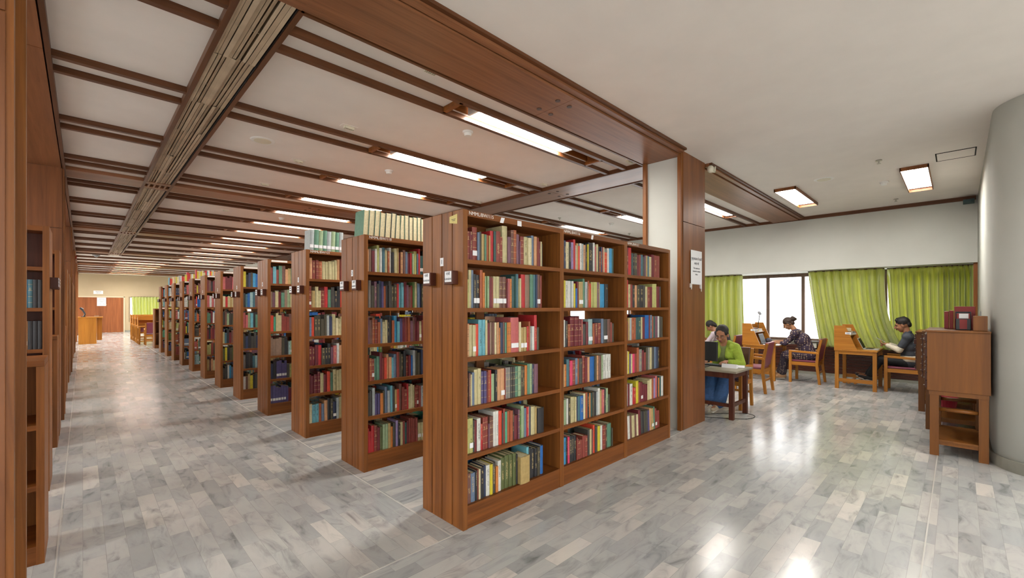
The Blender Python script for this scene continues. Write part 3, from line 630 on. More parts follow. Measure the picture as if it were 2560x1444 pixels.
def stuff_book(x0, w, y, z, h, d, code, fl, flip, lean=0.0, simple=False):
    c = rgb(PAL[code]); a = 1.0 if 't' in fl else (.5 if 'h' in fl else 0.0)
    if simple:
        b = MB(); x1 = x0+w; L = lean*h
        b.add([(x0,y,z),(x1,y,z),(x1,y+d,z),(x0,y+d,z),(x0+L,y,z+h),(x1+L,y,z+h),(x1+L,y+d,z+h),(x0+L,y+d,z+h)], [(0,1,5,4),(1,2,6,5),(2,3,7,6),(3,0,4,7),(4,5,6,7)])
        uv = [(.001,0),(1,0),(1,h),(.001,h)]+[(-1,0)]*16; nc = 5
        page = {4}
    else:
        b = MB(); uv = []; ins, t = book_mesh(b, x0, w, y, z, h, d, lean, uvs=uv); nc = len(b.f)
        q = .004; xs = lambda x, zz: x+lean*(zz-z)
        b.add([(xs(x0+t, z+h-q), y+ins, z+h-q), (xs(x0+w-t, z+h-q), y+ins, z+h-q), (xs(x0+w-t, z+h-q), y+d, z+h-q), (xs(x0+t, z+h-q), y+d, z+h-q)], [(0,1,2,3)]); uv += [(-1,0)]*4
        page = {len(b.f)-1}
    if 'L' in fl:
        b.add([(x0+w*.06+lean*.035, y-.001, z+.035), (x0+w*.94+lean*.035, y-.001, z+.035), (x0+w*.94+lean*.07, y-.001, z+.07), (x0+w*.06+lean*.07, y-.001, z+.07)], [(0,1,2,3)]); uv += [(-1,0)]*4
        lab = len(b.f)-1
    else: lab = -1
    if flip:                                            # turn half round about the middle of the case
        cy = flip; b.v = [(vx, 2*cy-vy, vz) for vx, vy, vz in b.v]; b.f = [tuple(reversed(f)) for f in b.f]
        nuv = []; k = 0
        for f in b.f: nuv += list(reversed(uv[k:k+len(f)])); k += len(f)
        uv = nuv
    o = len(BK['v']); BK['v'] += b.v; BK['f'] += [tuple(i+o for i in f) for f in b.f]; BK['uv'] += uv
    pc = rgb('cfc49e', 0.0); wc = rgb('dcdcd6', 0.0); cc = (c[0], c[1], c[2], a)
    for i, f in enumerate(b.f): BK['col'] += [pc if i in page else (wc if i == lab else cc)]*len(f)
def fill(x0, x1, y, z, hmax, rnd, row=None, flip=None, simple=False, bw=.03):
    toks = row.split() if row else None
    if toks: toks = [t for q in toks for t in ([q] if len(q) == 1 or q[1] in 'thL' else list(q))]
    x = x0+.006; i = 0; end = x1-(.01 if toks else rnd.choice((.02, .05, .12, .2)))
    run = None; lean = 0
    while x < end:
        if toks and x < x0+1.05*0.98 and i < len(toks): t = toks[i]; w = bw*rnd.uniform(.8, 1.2); h = rnd.uniform(.2, .265)
        elif run and run[0] > 0: t, w, h = run[1]; run[0] -= 1
        else:
            t = rnd.choice(_P)+rnd.choice(('', '', 't', 'h', 'L')); w = rnd.choice((.014, .018, .022, .026, .03, .036, .045)); h = rnd.uniform(.18, .27)
            if rnd.random() < .25: run = [rnd.randint(1, 4), (t, w, h)]
        i += 1
        if x+w > end: break
        if rnd.random() < .04: lean = rnd.choice((0, 0, .08, -.06))
        h = min(h, hmax-.02)
        stuff_book(x, w-.0015, y+rnd.uniform(.0, .012), z, h, min(.19, h*.7), t[0], t[1:], flip, lean if not toks else 0, simple); x += w
    return x
rnd = random.Random(11)
for k in range(NCASE):
    y = CY0+DY*k+.03; mid = CY0+DY*k+CD/2
    for bi, (a, c) in enumerate(((.04, 1.05), (1.10, 2.085), (2.135, 3.06))):
        for ri in range(6):
            z = SZ[5-ri]; hm = .3 if ri else .29
            if k == 0 and bi < 2: pass
            elif k == 0:
                x = B3[ri][0]
                for tok in B3[ri][1].split(','):
                    w, h, cc = tok.split(); w, h = int(w)/1000, min(.29, int(h)/1000); stuff_book(x, w-.001, y, z, h, .18, cc[0], cc[1:], None, -.05 if ri == 5 else 0); x += w
            elif k > 3 and bi > 0: 
                if k < 6: fill(CX+a, CX+c, y, z, hm, rnd, None, None, True)
            else: fill(CX+a, CX+c, y, z, hm, rnd, ROWS[k][ri] if (k in ROWS and bi == 0) else None, None, k > 2, {1: .0265, 2: .036}.get(k, .037))
            if k < 3 or bi == 0: fill(CX+a, CX+c, y, z, hm, rnd, None, mid, True)
for (x0, x1, k, h0) in ((1.95, 2.6, 8, .17), (1.95, 2.7, 7, .15), (1.93, 2.5, 10, .2), (1.93, 2.3, 9, .18)):
    y = CY0+DY*k+.06; x = x0
    while x < x1: w = rnd.uniform(.02, .045); stuff_book(x, w-.001, y, 2.222, rnd.uniform(h0, h0+.07), .16, rnd.choice('rFwLcyTCUSE'), '', None, 0, True); x += w
# the bookcase across the aisle: a few tall spines seen past the near column
for ri, spec in enumerate(('', 'ut xh k k', 'TL k k k', 'v k zh k', 'k n k k', '')):
    x = -.352
    for t in spec.split(): stuff_book(x, .026, 5.38, SZ[5-ri], .235, .17, t[0], t[1:], None, 0, False); x += .028
me = bpy.data.meshes.new('books'); me.from_pydata(BK['v'], [], BK['f'])
l = me.uv_layers.new(name='UVMap'); l.data.foreach_set('uv', [q for p in BK['uv'] for q in p])
ca = me.color_attributes.new('Col', 'FLOAT_COLOR', 'CORNER'); ca.data.foreach_set('color', [q for p in BK['col'] for q in p])
me.materials.append(book_mat('book_cloth_rows_further_back', True)); me.update()
ob = bpy.data.objects.new('books', me); COL.objects.link(ob)
tag(ob, 'many assorted books packed on the shelves of the bookcases further back', 'books', kind='stuff')
del BK
# ================================================================ FURNITURE OF THE READING ROOM
def make_chair(loc, rz, label, wood_k='or', vin='vinyl', group='wooden armchairs at the reading desks'):
    r = empty('armchair', loc, rz, label, 'chair', group); wz, wy, wx = M[wood_k+'z'], M[wood_k+'y'] if wood_k+'y' in M else M[wood_k+'z'], M[wood_k+'x'] if wood_k+'x' in M else M[wood_k+'z']
    for s in (-1, 1):
        MB().box(s*.255-.022, .20, 0, s*.255+.022, .25, .64).build('leg', wz, r, bevel=.004)
        b = MB(); pts = [(-.30, 0), (-.255, 0), (-.205, .40), (-.225, .64), (-.285, .89), (-.325, .89), (-.275, .64), (-.255, .40)]
        b.prism(pts, 'X', s*.255-.022, s*.255+.022).build('leg', wz, r, bevel=.004)
        MB().prism([(-.27, .60), (.20, .62), (.25, .63), (.25, .66), (-.25, .645)], 'X', s*.255-.027, s*.255+.027).build('arm', wy, r, bevel=.006)
        MB().box(s*.255-.014, -.23, .36, s*.255+.014, .21, .425).build('seat_rail', wy, r)
    MB().box(-.24, .215, .36, .24, .24, .425).build('seat_rail', wx, r); MB().box(-.24, -.24, .36, .24, -.215, .425).build('seat_rail', wx, r)
    MB().box(-.24, -.245, .20, .24, -.225, .235).build('stretcher', wx, r)
    MB().box(-.232, -.22, .425, .232, .245, .465).build('seat', M[vin], r, bevel=.015)
    b = MB(); th = math.atan2(.07, .40)
    y0, z0, y1, z1 = -.222, .47, -.292, .905
    b.add([(-.235, y0-.02, z0), (.235, y0-.02, z0), (.235, y0+.025, z0), (-.235, y0+.025, z0), (-.235, y1-.02, z1), (.235, y1-.02, z1), (.235, y1+.025, z1), (-.235, y1+.025, z1)], [(0,3,2,1),(4,5,6,7),(0,1,5,4),(1,2,6,5),(2,3,7,6),(3,0,4,7)])
    b.build('backrest', M[vin], r, bevel=.012)
    return r
def make_carrel(loc, label, group='wooden study carrels'):
    """sitter at -y, near side panel at x=0"""
    r = empty('study_carrel', loc, 0, label, 'study desk', group); Wd = .86
    for x in (0, Wd-.06):
        for y in (.0, .56): MB().box(x, y, 0, x+.06, y+.06, .715).build('leg', M['orz'], r, bevel=.003)
        MB().box(x+.012, .06, .13, x+.045, .56, .195).build('stretcher', M['ory'], r)
    MB().box(.06, .30, .10, Wd-.06, .34, .13).box(.06, .40, .10, Wd-.06, .44, .13).build('footrest', M['orx'], r)
    MB().box(.008, .06, .655, .035, .56, .715).box(Wd-.035, .06, .655, Wd-.008, .56, .715).box(.06, .58, .655, Wd-.06, .61, .715).build('apron', M['ory'], r)
    MB().box(-.01, -.01, .715, Wd+.01, .63, .742).build('tabletop', M['orx'], r, bevel=.003)
    for x in (-.005, Wd-.018): MB().prism([(.63, .742), (.63, 1.19), (.46, 1.19), (.28, .742)], 'X', x, x+.023).build('side_panel', M['ory'], r, bevel=.002)
    MB().box(.018, .605, .742, Wd-.018, .625, 1.16).build('back_panel', M['orx'], r)
    MB().box(.018, .42, .985, Wd-.018, .605, 1.003).build('shelf', M['orx'], r)
    t = MB().box(-.007, .37, 1.03, -.005, .46, 1.07).build('paper_label', M['white'], r)
    MB().box(-.008, .385, 1.05, -.0072, .445, 1.056).box(-.008, .395, 1.04, -.0072, .435, 1.044).build('label_text', M['ink'], t)
    return r
make_carrel((10.25, 1.03, 0), 'orange teak study desk with slanted sides, by the man holding a phone')
make_carrel((10.25, 2.66, 0), 'orange teak study desk with slanted sides and a black gooseneck lamp behind it')
make_carrel((10.25, 4.30, 0), 'orange teak study desk with a dark bag and papers, beyond the woman at the monitor')
make_chair((10.72, .70, 0), 0, 'wooden armchair with maroon seat the man sits on')
make_chair((10.68, 2.20, 0), 0, 'wooden armchair with maroon seat the woman in patterned tunic sits on')
make_chair((10.70, 3.80, 0), 0, 'wooden armchair with maroon back under the reader in a pale shirt')
make_chair((8.90, 2.68, 0), .03, 'empty wooden armchair with maroon back standing in front of the windows')
make_chair((7.24, 2.53, 0), PI/2, 'wooden armchair with dark brown back behind the woman in the green cardigan', vin='vinylb')
# table with a monitor
r = empty('table', (6.27, 2.09, 0), 0, 'dark wooden table with pale laminate top beside the panelled column', 'table')
MB().box(0, 0, .645, .68, 1.5, .672).build('tabletop', plain('laminate_top', '8d8676', .35), r, bevel=.002)
for x in (.04, .58):
    for y in (.05, 1.38): MB().box(x, y, 0, x+.06, y+.06, .645).build('leg', M['dkz'], r, bevel=.003)
    MB().box(x+.012, .11, .565, x+.045, 1.38, .645).build('apron', M['dkz'], r)
MB().box(.1, .06, .565, .58, .09, .645).box(.1, 1.4, .565, .58, 1.43, .645).build('apron', M['dkz'], r)
for y in (.065, 1.395): MB().box(.1, y, .17, .58, y+.03, .22).build('stretcher', M['dkz'], r)
MB().box(.05, .11, .17, .09, 1.38, .215).build('stretcher', M['dkz'], r)
r = empty('monitor', (6.52, 2.66, .672), 0, 'black flat computer monitor seen from behind on the dark table', 'monitor')
MB().box(-.02, -.24, .09, .012, .24, .37).build('casing', M['blk'], r, bevel=.006); MB().box(.012, -.225, .105, .014, .225, .355).build('screen', M['screen'], r)
MB().box(-.035, -.03, .0, -.015, .03, .2).box(-.09, -.1, 0, .08, .1, .012).build('stand', M['blk'], r)
r = empty('keyboard', (6.72, 2.62, .672), 0, 'dark grey keyboard on the table under the woman\'s hands', 'keyboard')
MB().box(-.07, -.21, 0, .07, .21, .018).build('case', M['blk'], r, bevel=.004)
b = MB()
for i in range(5):
    for j in range(14): b.box(-.06+i*.024, -.2+j*.0287, .018, -.04+i*.024, -.176+j*.0287, .024)
b.build('keys', plain('slate_keys', '4c5a66', .5), r)
MB().prism([(6.60, .672), (6.69, .672), (6.69, .715), (6.62, .728)], 'Y', 2.20, 2.40).build('book_rest', M['white']); tag(bpy.data.objects['book_rest'], 'white angled block of paper at the near edge of the dark table', 'paper block')
def open_book(name, loc, rz, label, w=.15, h=.2):
    r = empty(name, loc, rz, label, 'book', None)
    b = MB(); n = 8
    for s in (-1, 1):
        for k in range(n):
            a, c = k/n, (k+1)/n; za, zc = .004+.018*math.sin(PI*min(1, a*1.1+.05))*(1-a*.5), .004+.018*math.sin(PI*min(1, c*1.1+.05))*(1-c*.5)
            b.add([(s*a*w, -h/2, 0), (s*c*w, -h/2, 0), (s*c*w, h/2, 0), (s*a*w, h/2, 0), (s*a*w, -h/2, za), (s*c*w, -h/2, zc), (s*c*w, h/2, zc), (s*a*w, h/2, za)], [(0,1,2,3),(4,5,6,7),(0,1,5,4),(2,3,7,6),(1,2,6,5),(3,0,4,7)])
    b.build('pages', M['white'], r); MB().box(-w-.004, -h/2-.004, -.003, w+.004, h/2+.004, 0).build('cover', M['blk'], r)
    return r
open_book('open_book', (6.80, 2.24, .676), .3, 'open book lying at the corner of the dark table', .12, .17)
def cable(name, pts, label, r=.004, mat='blk'):
    P_ = [Vector(p) for p in pts]; out = []
    for i in range(len(P_)-1):
        p0, p1, p2, p3 = P_[max(i-1, 0)], P_[i], P_[i+1], P_[min(i+2, len(P_)-1)]
        for k in range(6):
            t = k/6; out.append(.5*((2*p1)+(-p0+p2)*t+(2*p0-5*p1+4*p2-p3)*t*t+(-p0+3*p1-3*p2+p3)*t**3))
    out.append(P_[-1]); o = MB().tube(out, r, 6).build(name, M[mat], smooth=True); return tag(o, label, 'cable')
cable('power_cable', [(6.12, 2.52, .02), (6.3, 2.35, .006), (6.5, 2.05, .006), (6.75, 2.0, .006), (6.85, 2.15, .006), (6.6, 2.4, .006), (6.2, 2.65, .006)], 'thin black cable looping over the tiles under the dark table')
MB().box(6.09, 2.5, 0, 6.15, 2.78, .035).build('power_strip', M['blk'], bevel=.004); tag(bpy.data.objects['power_strip'], 'black extension block on the tiles beside the panelled column', 'power strip')
cable('floor_cable', [(10.75, 2.45, .2), (10.72, 2.5, .05), (10.7, 2.42, .006), (10.8, 2.3, .006), (11.2, 2.2, .006)], 'thin black cable under the chair of the woman in patterned tunic')
# laptops, lamp and papers on the carrels
def laptop(loc, rz, label, body, ang=1.15, scr='screen'):
    r = empty('laptop', loc, rz, label, 'laptop')
    MB().box(-.16, -.11, 0, .16, .11, .014).build('base', M[body], r, bevel=.003)
    b = MB()
    for i in range(5):
        for j in range(12): b.box(-.145+j*.0243, -.03+i*.024, .014, -.125+j*.0243, -.01+i*.024, .017)
    b.build('keys', M['blk'], r)
    y1, z1 = .11+.21*math.cos(ang), .014+.21*math.sin(ang)
    l = MB().add([(-.16, .11, .012), (.16, .11, .012), (.16, y1, z1), (-.16, y1, z1), (-.16, .118, .012), (.16, .118, .012), (.16, y1+.008, z1), (-.16, y1+.008, z1)], [(0,1,2,3),(7,6,5,4),(0,4,5,1),(1,5,6,2),(2,6,7,3),(3,7,4,0)]).build('lid', M[body], r)
    n = Vector((0, -math.sin(ang), math.cos(ang)))*.0015; f = lambda t, x: Vector((x, .11+t*.21*math.cos(ang), .012+t*.21*math.sin(ang)))+n
    MB().add([f(.06, -.15), f(.06, .15), f(.95, .15), f(.95, -.15)], [(0,1,2,3)]).build('screen', M[scr], l)
    return r
laptop((10.66, 1.14, .743), 0, 'silver laptop open on the desk in front of the man', 'silver')
laptop((10.62, 2.86, .743), 0, 'dark laptop open on the desk in front of the woman in patterned tunic', 'blk', 1.25)
b = empty('desk_lamp', (10.95, 3.18, 1.003), 0, 'black gooseneck lamp with ring head rising above the desk by the window', 'lamp')
MB().box(-.05, -.03, 0, .05, .03, .02).build('base', M['blk'], b); MB().tube([(0, 0, .02), (.0, 0, .15), (.01, -.02, .3), (0, -.03, .36)], .008).build('gooseneck', M['blk'], b, smooth=True)
q = MB(); N = 20
for k in range(N):
    a0, a1 = 2*PI*k/N, 2*PI*(k+1)/N; q.cyl((.075*math.cos(a0), -.03+.02*math.sin(a0), .40+.03*math.sin(a0)), (.075*math.cos(a1), -.03+.02*math.sin(a1), .40+.03*math.sin(a1)), .013, n=8)
q.box(-.07, -.04, .385, .07, -.02, .41); q.build('lamp_head', M['grey'], b, smooth=True)
def pile(loc, items, rz=0, name='book'):
    z = loc[2]; rnd_ = random.Random(int(loc[0]*100+loc[1]*10))
    for (w, d, h, c, lab) in items:
        o = MB().box(-w/2, -d/2, .002, w/2, -d/2+.003, h-.002).box(-w/2, -d/2, 0, w/2, d/2, .003).box(-w/2, -d/2, h-.003, w/2, d/2, h).build(name, plain('cover_'+c, c, .5), None, (loc[0], loc[1], z), rz+rnd_.uniform(-.25, .25))
        MB().box(-w/2+.003, -d/2+.003, .003, w/2-.004, d/2-.004, h-.003).build('page_block', M['page'], o)
        tag(o, lab, 'book', 'books lying on the study desks'); z += h
pile((10.43, 3.14, 1.003), [(.2, .15, .03, '4a4f58', 'dark book lying lowest on the shelf of the desk with the lamp'), (.2, .15, .025, 'cfcac0', 'pale book lying over a dark one on the shelf of the desk with the lamp'), (.19, .14, .03, '6b4a40', 'brown book topping the pile on the shelf of the desk with the lamp')])
pile((10.72, 3.14, 1.003), [(.2, .16, .03, 'd8d4ca', 'white-covered book beside the lamp stem on the desk shelf'), (.2, .15, .03, 'b7aa98', 'beige book above the white one beside the lamp stem')])
pile((10.43, 1.50, 1.003), [(.2, .15, .03, 'b9a58c', 'tan book lowest in the pile on the shelf of the man\'s desk'), (.2, .14, .03, 'a03a34', 'red book in the pile on the shelf of the man\'s desk'), (.19, .15, .03, 'd9d5cc', 'white book in the pile on the shelf of the man\'s desk'), (.2, .14, .03, '7a4a36', 'brown book in the pile on the shelf of the man\'s desk'), (.18, .14, .02, 'cbbf9e', 'cream book topping the pile on the shelf of the man\'s desk')], .2)
pile((10.78, 1.50, 1.003), [(.2, .15, .03, 'e0ddd4', 'thick white book at the far end of the shelf of the man\'s desk'), (.2, .14, .03, '8a8c90', 'grey book at the far end of the shelf of the man\'s desk')], -.2)
def papers(loc, rz, label, n=3, cat='papers', c='white'):
    b = MB(); rr = random.Random(n)
    for k in range(n):
        a = rr.uniform(-.2, .2); dx, dy = rr.uniform(-.03, .03), rr.uniform(-.03, .03); z = k*.0015
        pts = [Vector((x*math.cos(a)-y*math.sin(a)+dx, x*math.sin(a)+y*math.cos(a)+dy, 0)) for x, y in ((-.105,-.15),(.105,-.15),(.105,.15),(-.105,.15))]
        b.add([(p.x, p.y, z) for p in pts]+[(p.x, p.y, z+.001) for p in pts], [(0,3,2,1),(4,5,6,7),(0,1,5,4),(1,2,6,5),(2,3,7,6),(3,0,4,7)])
    return tag(b.build('paper_stack' if n > 1 else 'sheet_of_paper', M[c], None, loc, rz), label, cat)
papers((10.42, 2.76, .744), .1, 'loose white sheets on the near corner of the desk with the lamp', 4)
papers((10.90, 2.72, .744), -.3, 'white notebook pages under the arm of the woman in patterned tunic', 3)
papers((10.50, 4.45, .744), .2, 'loose sheets on the desk of the reader in a pale shirt', 4)
o = MB().ell((0, 0, .05), (.11, .07, .06)).ell((.06, .02, .06), (.06, .05, .05)).build('cloth_bag', plain('patterned_cloth', '4b4a58', .8, noise=.5, nscale=30), None, (10.98, 2.98, .738), smooth=True); tag(o, 'crumpled dark patterned pouch on the desk with the lamp', 'bag')
o = MB().box(-.15, -.06, 0, .15, .06, .22).build('shoulder_bag', plain('dark_leather', '3a1d16', .5), None, (10.42, 4.62, .743), .2, bevel=.02); tag(o, 'dark brown bag standing on the desk beyond the woman at the monitor', 'bag')
# wall socket box and low sill clutter
o = MB().box(0, -.09, -.055, .045, .09, .055).build('socket_box', M['wplas'], None, (11.93, 2.35, .66), bevel=.006); tag(o, 'white double socket box under the window sill behind the armchair', 'socket box')
MB().box(-.002, -.03, -.02, 0, .03, .02).build('socket_face', M['grey'], o)
o = MB().box(0, 0, 0, .05, .26, .02).build('cable_tray', M['silver'], None, (11.88, 2.16, .752)); tag(o, 'thin metal tray lying on the window sill behind the armchair', 'tray')
# ---------------- card catalogue cabinets along the right wall
def catalogue(loc, L, D, z0, z1, label, drawers=True, main=True):
    """long side faces +y, near end at x=0"""
    r = empty('card_catalogue_cabinet', loc, 0, label, 'card catalogue', 'card catalogue cabinets along the right wall')
    MB().box(0, 0, z0, L, D, z1-.02).build('body', M['catz'], r, bevel=.003)
    MB().box(-.012, -.002, z1-.02, L+.01, D+.012, z1).build('top_panel', M['catz'], r, bevel=.003)
    MB().box(.01, .01, z0-.045, L-.01, D-.015, z0).build('apron', M['catz'], r)
    for x in (.015, L-.085):
        for y in (.012, D-.09): MB().prism([(x, 0), (x+.07, 0), (x+.07, z0-.12), (x+.085, z0-.045), (x-.0, z0-.045)] if x < .1 else [(x, 0), (x+.07, 0), (x+.07, z0-.045), (x-.015, z0-.045), (x, z0-.12)], 'Y', y, y+.07).build('leg', M['catz'], r, bevel=.002)
    for x in (.03, L-.065): MB().cyl((x+.02, .08, .48), (x+.02, D-.09, .48), .019).build('side_rail', M['catz'], r, smooth=True)
    MB().box(.06, D-.07, .45, L-.07, D-.045, .5).build('long_rail', M['catz'], r)
    MB().box(.02, .02, .15, L-.03, D-.03, .17).box(.03, .08, .115, .055, D-.09, .15).box(L-.07, .08, .115, L-.04, D-.09, .15).build('lower_shelf', M['catz'], r)
    rr = random.Random(int(loc[0]*10)); nz = 7; hz = (z1-z0-.06)/nz; nx = 5
    for i in range(nx):
        for j in range(nz):
            o_ = rr.choice((0, 0, 0, .006, .016)); xa = .03+i*(L-.06)/nx; xb = xa+(L-.06)/nx-.01; za = z0+.02+j*hz
            d_ = MB().box(xa, D, za, xb, D+.012+o_, za+hz-.008).build('drawer', M['dkz'], r)
            xm = (xa+xb)/2
            MB().box(xm-.025, D+.012+o_, za+.035, xm+.025, D+.014+o_, za+.065).cyl((xm-.012, D+.012+o_, za+.02), (xm-.012, D+.024+o_, za+.018), .0025, n=6).cyl((xm+.012, D+.012+o_, za+.02), (xm+.012, D+.024+o_, za+.018), .0025, n=6).cyl((xm-.012, D+.024+o_, za+.018), (xm+.012, D+.024+o_, za+.018), .0025, n=6).build('label_pull', M['metal'], d_)
    return r
catalogue((6.34, -.225, 0), .86, .455, .675, 1.305, 'light brown card catalogue cabinet on legs with red files on its top')
catalogue((7.62, -.225, 0), .86, .535, .62, 1.24, 'dark card catalogue cabinet on legs behind the light brown one')
catalogue((8.85, -.225, 0), .86, .66, .60, 1.18, 'dark card catalogue cabinet third from the camera along the right wall')
o = MB().box(0, 0, 0, .10, .10, .15).build('wooden_box', M['catz'], None, (6.38, -.205, 1.306), bevel=.004); tag(o, 'small upright brown wooden box beside the red files', 'box')
def magfile(loc, w, d, h, mat, label, name='box_file', front=None):
    r = empty(name, loc, 0, label, 'box file', None)
    MB().box(0, 0, 0, d, .004, h).box(0, w-.004, 0, d, w, h).box(0, 0, 0, d, w, .004).box(0, 0, 0, .004, w, h*.62).box(d-.004, 0, 0, d, w, h).build('shell', mat, r)
    MB().box(.012, .008, .006, d-.012, w-.008, h*.9).build('contents', M['redb'], r)
    if front: front(r, w, h)
    return r
def fr(r, w, h):
    MB().box(-.0015, .02, h*.64, .0, w*.95-.02, h*.9).build('paper_label', M['white'], r); MB().box(-.003, .03, .01, .0, w-.03, h*.58).build('red_cover', M['redb'], r)
magfile((6.55, -.095, 1.306), .115, .22, .19, M['blk'], 'black box file with white label and red cover on the catalogue cabinet', front=fr)
def red_tall(loc, w, d, h, label):
    o = MB().box(0, 0, 0, d, w, h).build('red_volume', M['redb'], None, loc, bevel=.003); MB().box(.004, .004, h-.006, d-.002, w-.004, h+.001).build('page_edge', M['page'], o); return tag(o, label, 'volume', 'red volumes on the catalogue cabinet')
red_tall((6.80, -.13, 1.306), .16, .13, .245, 'large red bound volume standing behind the black box file')
red_tall((6.86, .035, 1.306), .035, .18, .20, 'slim red bound volume beside the black box file')
red_tall((6.86, .074, 1.306), .035, .18, .19, 'slim red bound volume on the window side of its twin')
# waste bin seen under the cabinet
o = MB().cyl((0, 0, 0), (0, 0, .28), .09, .12, n=20).build('waste_bin', plain('red_plastic', 'a8283a', .4), None, (8.66, .12, 0), smooth=False); tag(o, 'red plastic waste bin on the floor behind the first catalogue cabinet', 'waste bin')
MB().cyl((0, 0, .27), (0, 0, .285), .125, .125, n=20).build('rim', plain('red_plastic_rim', '8a1f30', .4), o)
# ---------------- curtains
def cloth_mat(name, h1, h2):
    t = NT(name); tc = t.n('ShaderNodeTexCoord'); mp = t.n('ShaderNodeMapping'); mp.inputs['Scale'].default_value = (30, 30, .6); t.l(tc.outputs['Object'], mp.inputs[0])
    n = t.n('ShaderNodeTexNoise', i_Scale=2.0, i_Detail=4.0); t.l(mp.outputs[0], n.inputs['Vector'])
    c = t.ramp(n.outputs[0], [(.3, rgb(h1)), (.7, rgb(h2))]); t.l(c, t.b.inputs['Base Color']); t.b.inputs['Roughness'].default_value = .42; t.b.inputs['Sheen Weight'].default_value = .4
    tr = t.n('ShaderNodeBsdfTranslucent'); t.l(t.mix(1.0, c, (1.35, 1.15, .6, 1), 'MULTIPLY'), tr.inputs[0]); ms = t.n('ShaderNodeMixShader', i_Fac=.45)
    t.l(t.b.outputs[0], ms.inputs[1]); t.l(tr.outputs[0], ms.inputs[2]); t.l(ms.outputs[0], t.t.nodes['Material Output'].inputs[0]); return t.m
M['cloth'] = cloth_mat('green_silk_curtain', 'b0c080', 'c8d29a')
def curtain(label, top, bot, zt, zb, x0, n, seed, dense=None, axis='Y', A=.055, group='green curtains at the windows'):
    rr = random.Random(seed); ns, nt = n*14, 36; vs = []; fs = []
    ph = [rr.uniform(-.35, .35) for _ in range(n+2)]; am = [rr.uniform(.6, 1.2) for _ in range(n+2)]
    for j in range(nt+1):
        t = j/nt; z = zt+(zb-zt)*t
        for i in range(ns+1):
            s = i/ns; sd = dense(s) if dense else s
            a, c = top[0]+(top[1]-top[0])*sd, bot[0]+(bot[1]-bot[0])*sd
            y = a+(c-a)*(t**(1.15+1.9*sd))
            k = s*n; ki = int(k); fr_ = k-ki; phs = ph[ki]*(1-fr_)+ph[ki+1]*fr_; amp = am[ki]*(1-fr_)+am[ki+1]*fr_
            wv = math.cos(2*PI*k+phs*t*1.6); pin = min(1, t/.12)
            sharp = max(0, wv)**3*1.3-.35; w = sharp*(1-pin)+(wv*.8+.22*math.sin(4*PI*k+phs*4))*pin
            x = x0+A*amp*w*(.55+.45*pin)
            y += .012*math.sin(2*PI*k*2+1)*pin
            vs.append((x, y, z) if axis == 'Y' else (y, x, z))
    for j in range(nt):
        for i in range(ns): fs.append((j*(ns+1)+i, j*(ns+1)+i+1, (j+1)*(ns+1)+i+1, (j+1)*(ns+1)+i))
    b = MB(); b.v = vs; b.f = fs; b.mi = [0]*len(fs)
    cx, cy = (x0, (top[0]+top[1])/2) if axis == 'Y' else ((top[0]+top[1])/2, x0)
    r = empty('curtain', (cx, cy, zb), 0, label, 'curtain', group); hl = abs(top[1]-top[0])/2
    (MB().box(-.012, -hl, zt-zb-.01, .012, hl, zt-zb+.015) if axis == 'Y' else MB().box(-hl, -.012, zt-zb-.01, hl, .13, zt-zb+.005)).build('curtain_rail', M['dkz'], r)
    b.v = [(v[0]-cx, v[1]-cy, v[2]-zb) for v in b.v]
    o = b.build('drape', M['cloth'], r, smooth=True, fix=False); m = o.modifiers.new('solid', 'SOLIDIFY'); m.thickness = .002
    return r
dn = lambda s: s*.55/.5 if s < .5 else .55+(s-.5)*.9
curtain('green silk curtain nearest the panelled column, hanging beside the bare window panes', (3.70, 5.3), (3.66, 5.3), 2.32, .70, 11.5, 10, 3, A=.10)
curtain('green silk curtain flaring out behind the man\'s desk, ending at a bright gap', (2.34, 1.04), (2.12, .72), 2.32, .68, 11.52, 9, 5, A=.12)
curtain('green silk curtain at the corner beside the right wall', (1.015, -.20), (.93, -.20), 2.32, .70, 11.70, 13, 8, A=.11, dense=lambda s: s**.72 if False else (s*1.25 if s < .5 else .625+(s-.5)*.75))
curtain('green curtain beside the wooden door at the far end of the aisle', (2.15, 4.6), (2.2, 4.6), 2.165, .62, YW-.12, 16, 9, axis='X', A=.06)
# ---------------- things on the ceilings and walls
def disc(loc, r_, h_, label, cat, name, mat='wplas', group=None, inner=True):
    o = MB().cyl((0, 0, -h_), (0, 0, 0), r_*.9, r_, n=28).build(name, M[mat], None, loc); tag(o, label, cat, group)
    if inner: MB().cyl((0, 0, -h_-.003), (0, 0, -h_+.001), r_*.7, n=24).build('grille', M['cream'] if mat == 'wplas' else M['grey'], o)
    return o
disc((1.5, 5.69, ZC), .13, .008, 'round ceiling speaker in the white panel over the aisle', 'ceiling speaker', 'ceiling_speaker')
disc((8.11, 1.44, 3.5), .13, .008, 'round ceiling speaker between the two wood-framed lights', 'ceiling speaker', 'ceiling_speaker')
def smoke(loc, label):
    o = MB().cyl((0, 0, -.02), (0, 0, 0), .055, .06, n=24).build('smoke_detector', M['wplas'], None, loc); MB().cyl((0, 0, -.05), (0, 0, -.02), .035, .045, n=24).build('sensor_head', M['wplas'], o); return tag(o, label, 'smoke detector', 'smoke detectors')
smoke((3.12, 5.69, ZC), 'white smoke detector in the second ceiling panel over the front bookcases'); smoke((8.94, .81, 3.5), 'white smoke detector by the wood-framed light near the right wall')
smoke((8.78, 5.65, ZC), 'white smoke detector seen between front bookcase and column'); smoke((3.1, 10.35, ZC), 'white smoke detector beyond the second cross beam'); smoke((3.05, 3.81, ZC), 'small white ceiling rose close to the front lit slot')
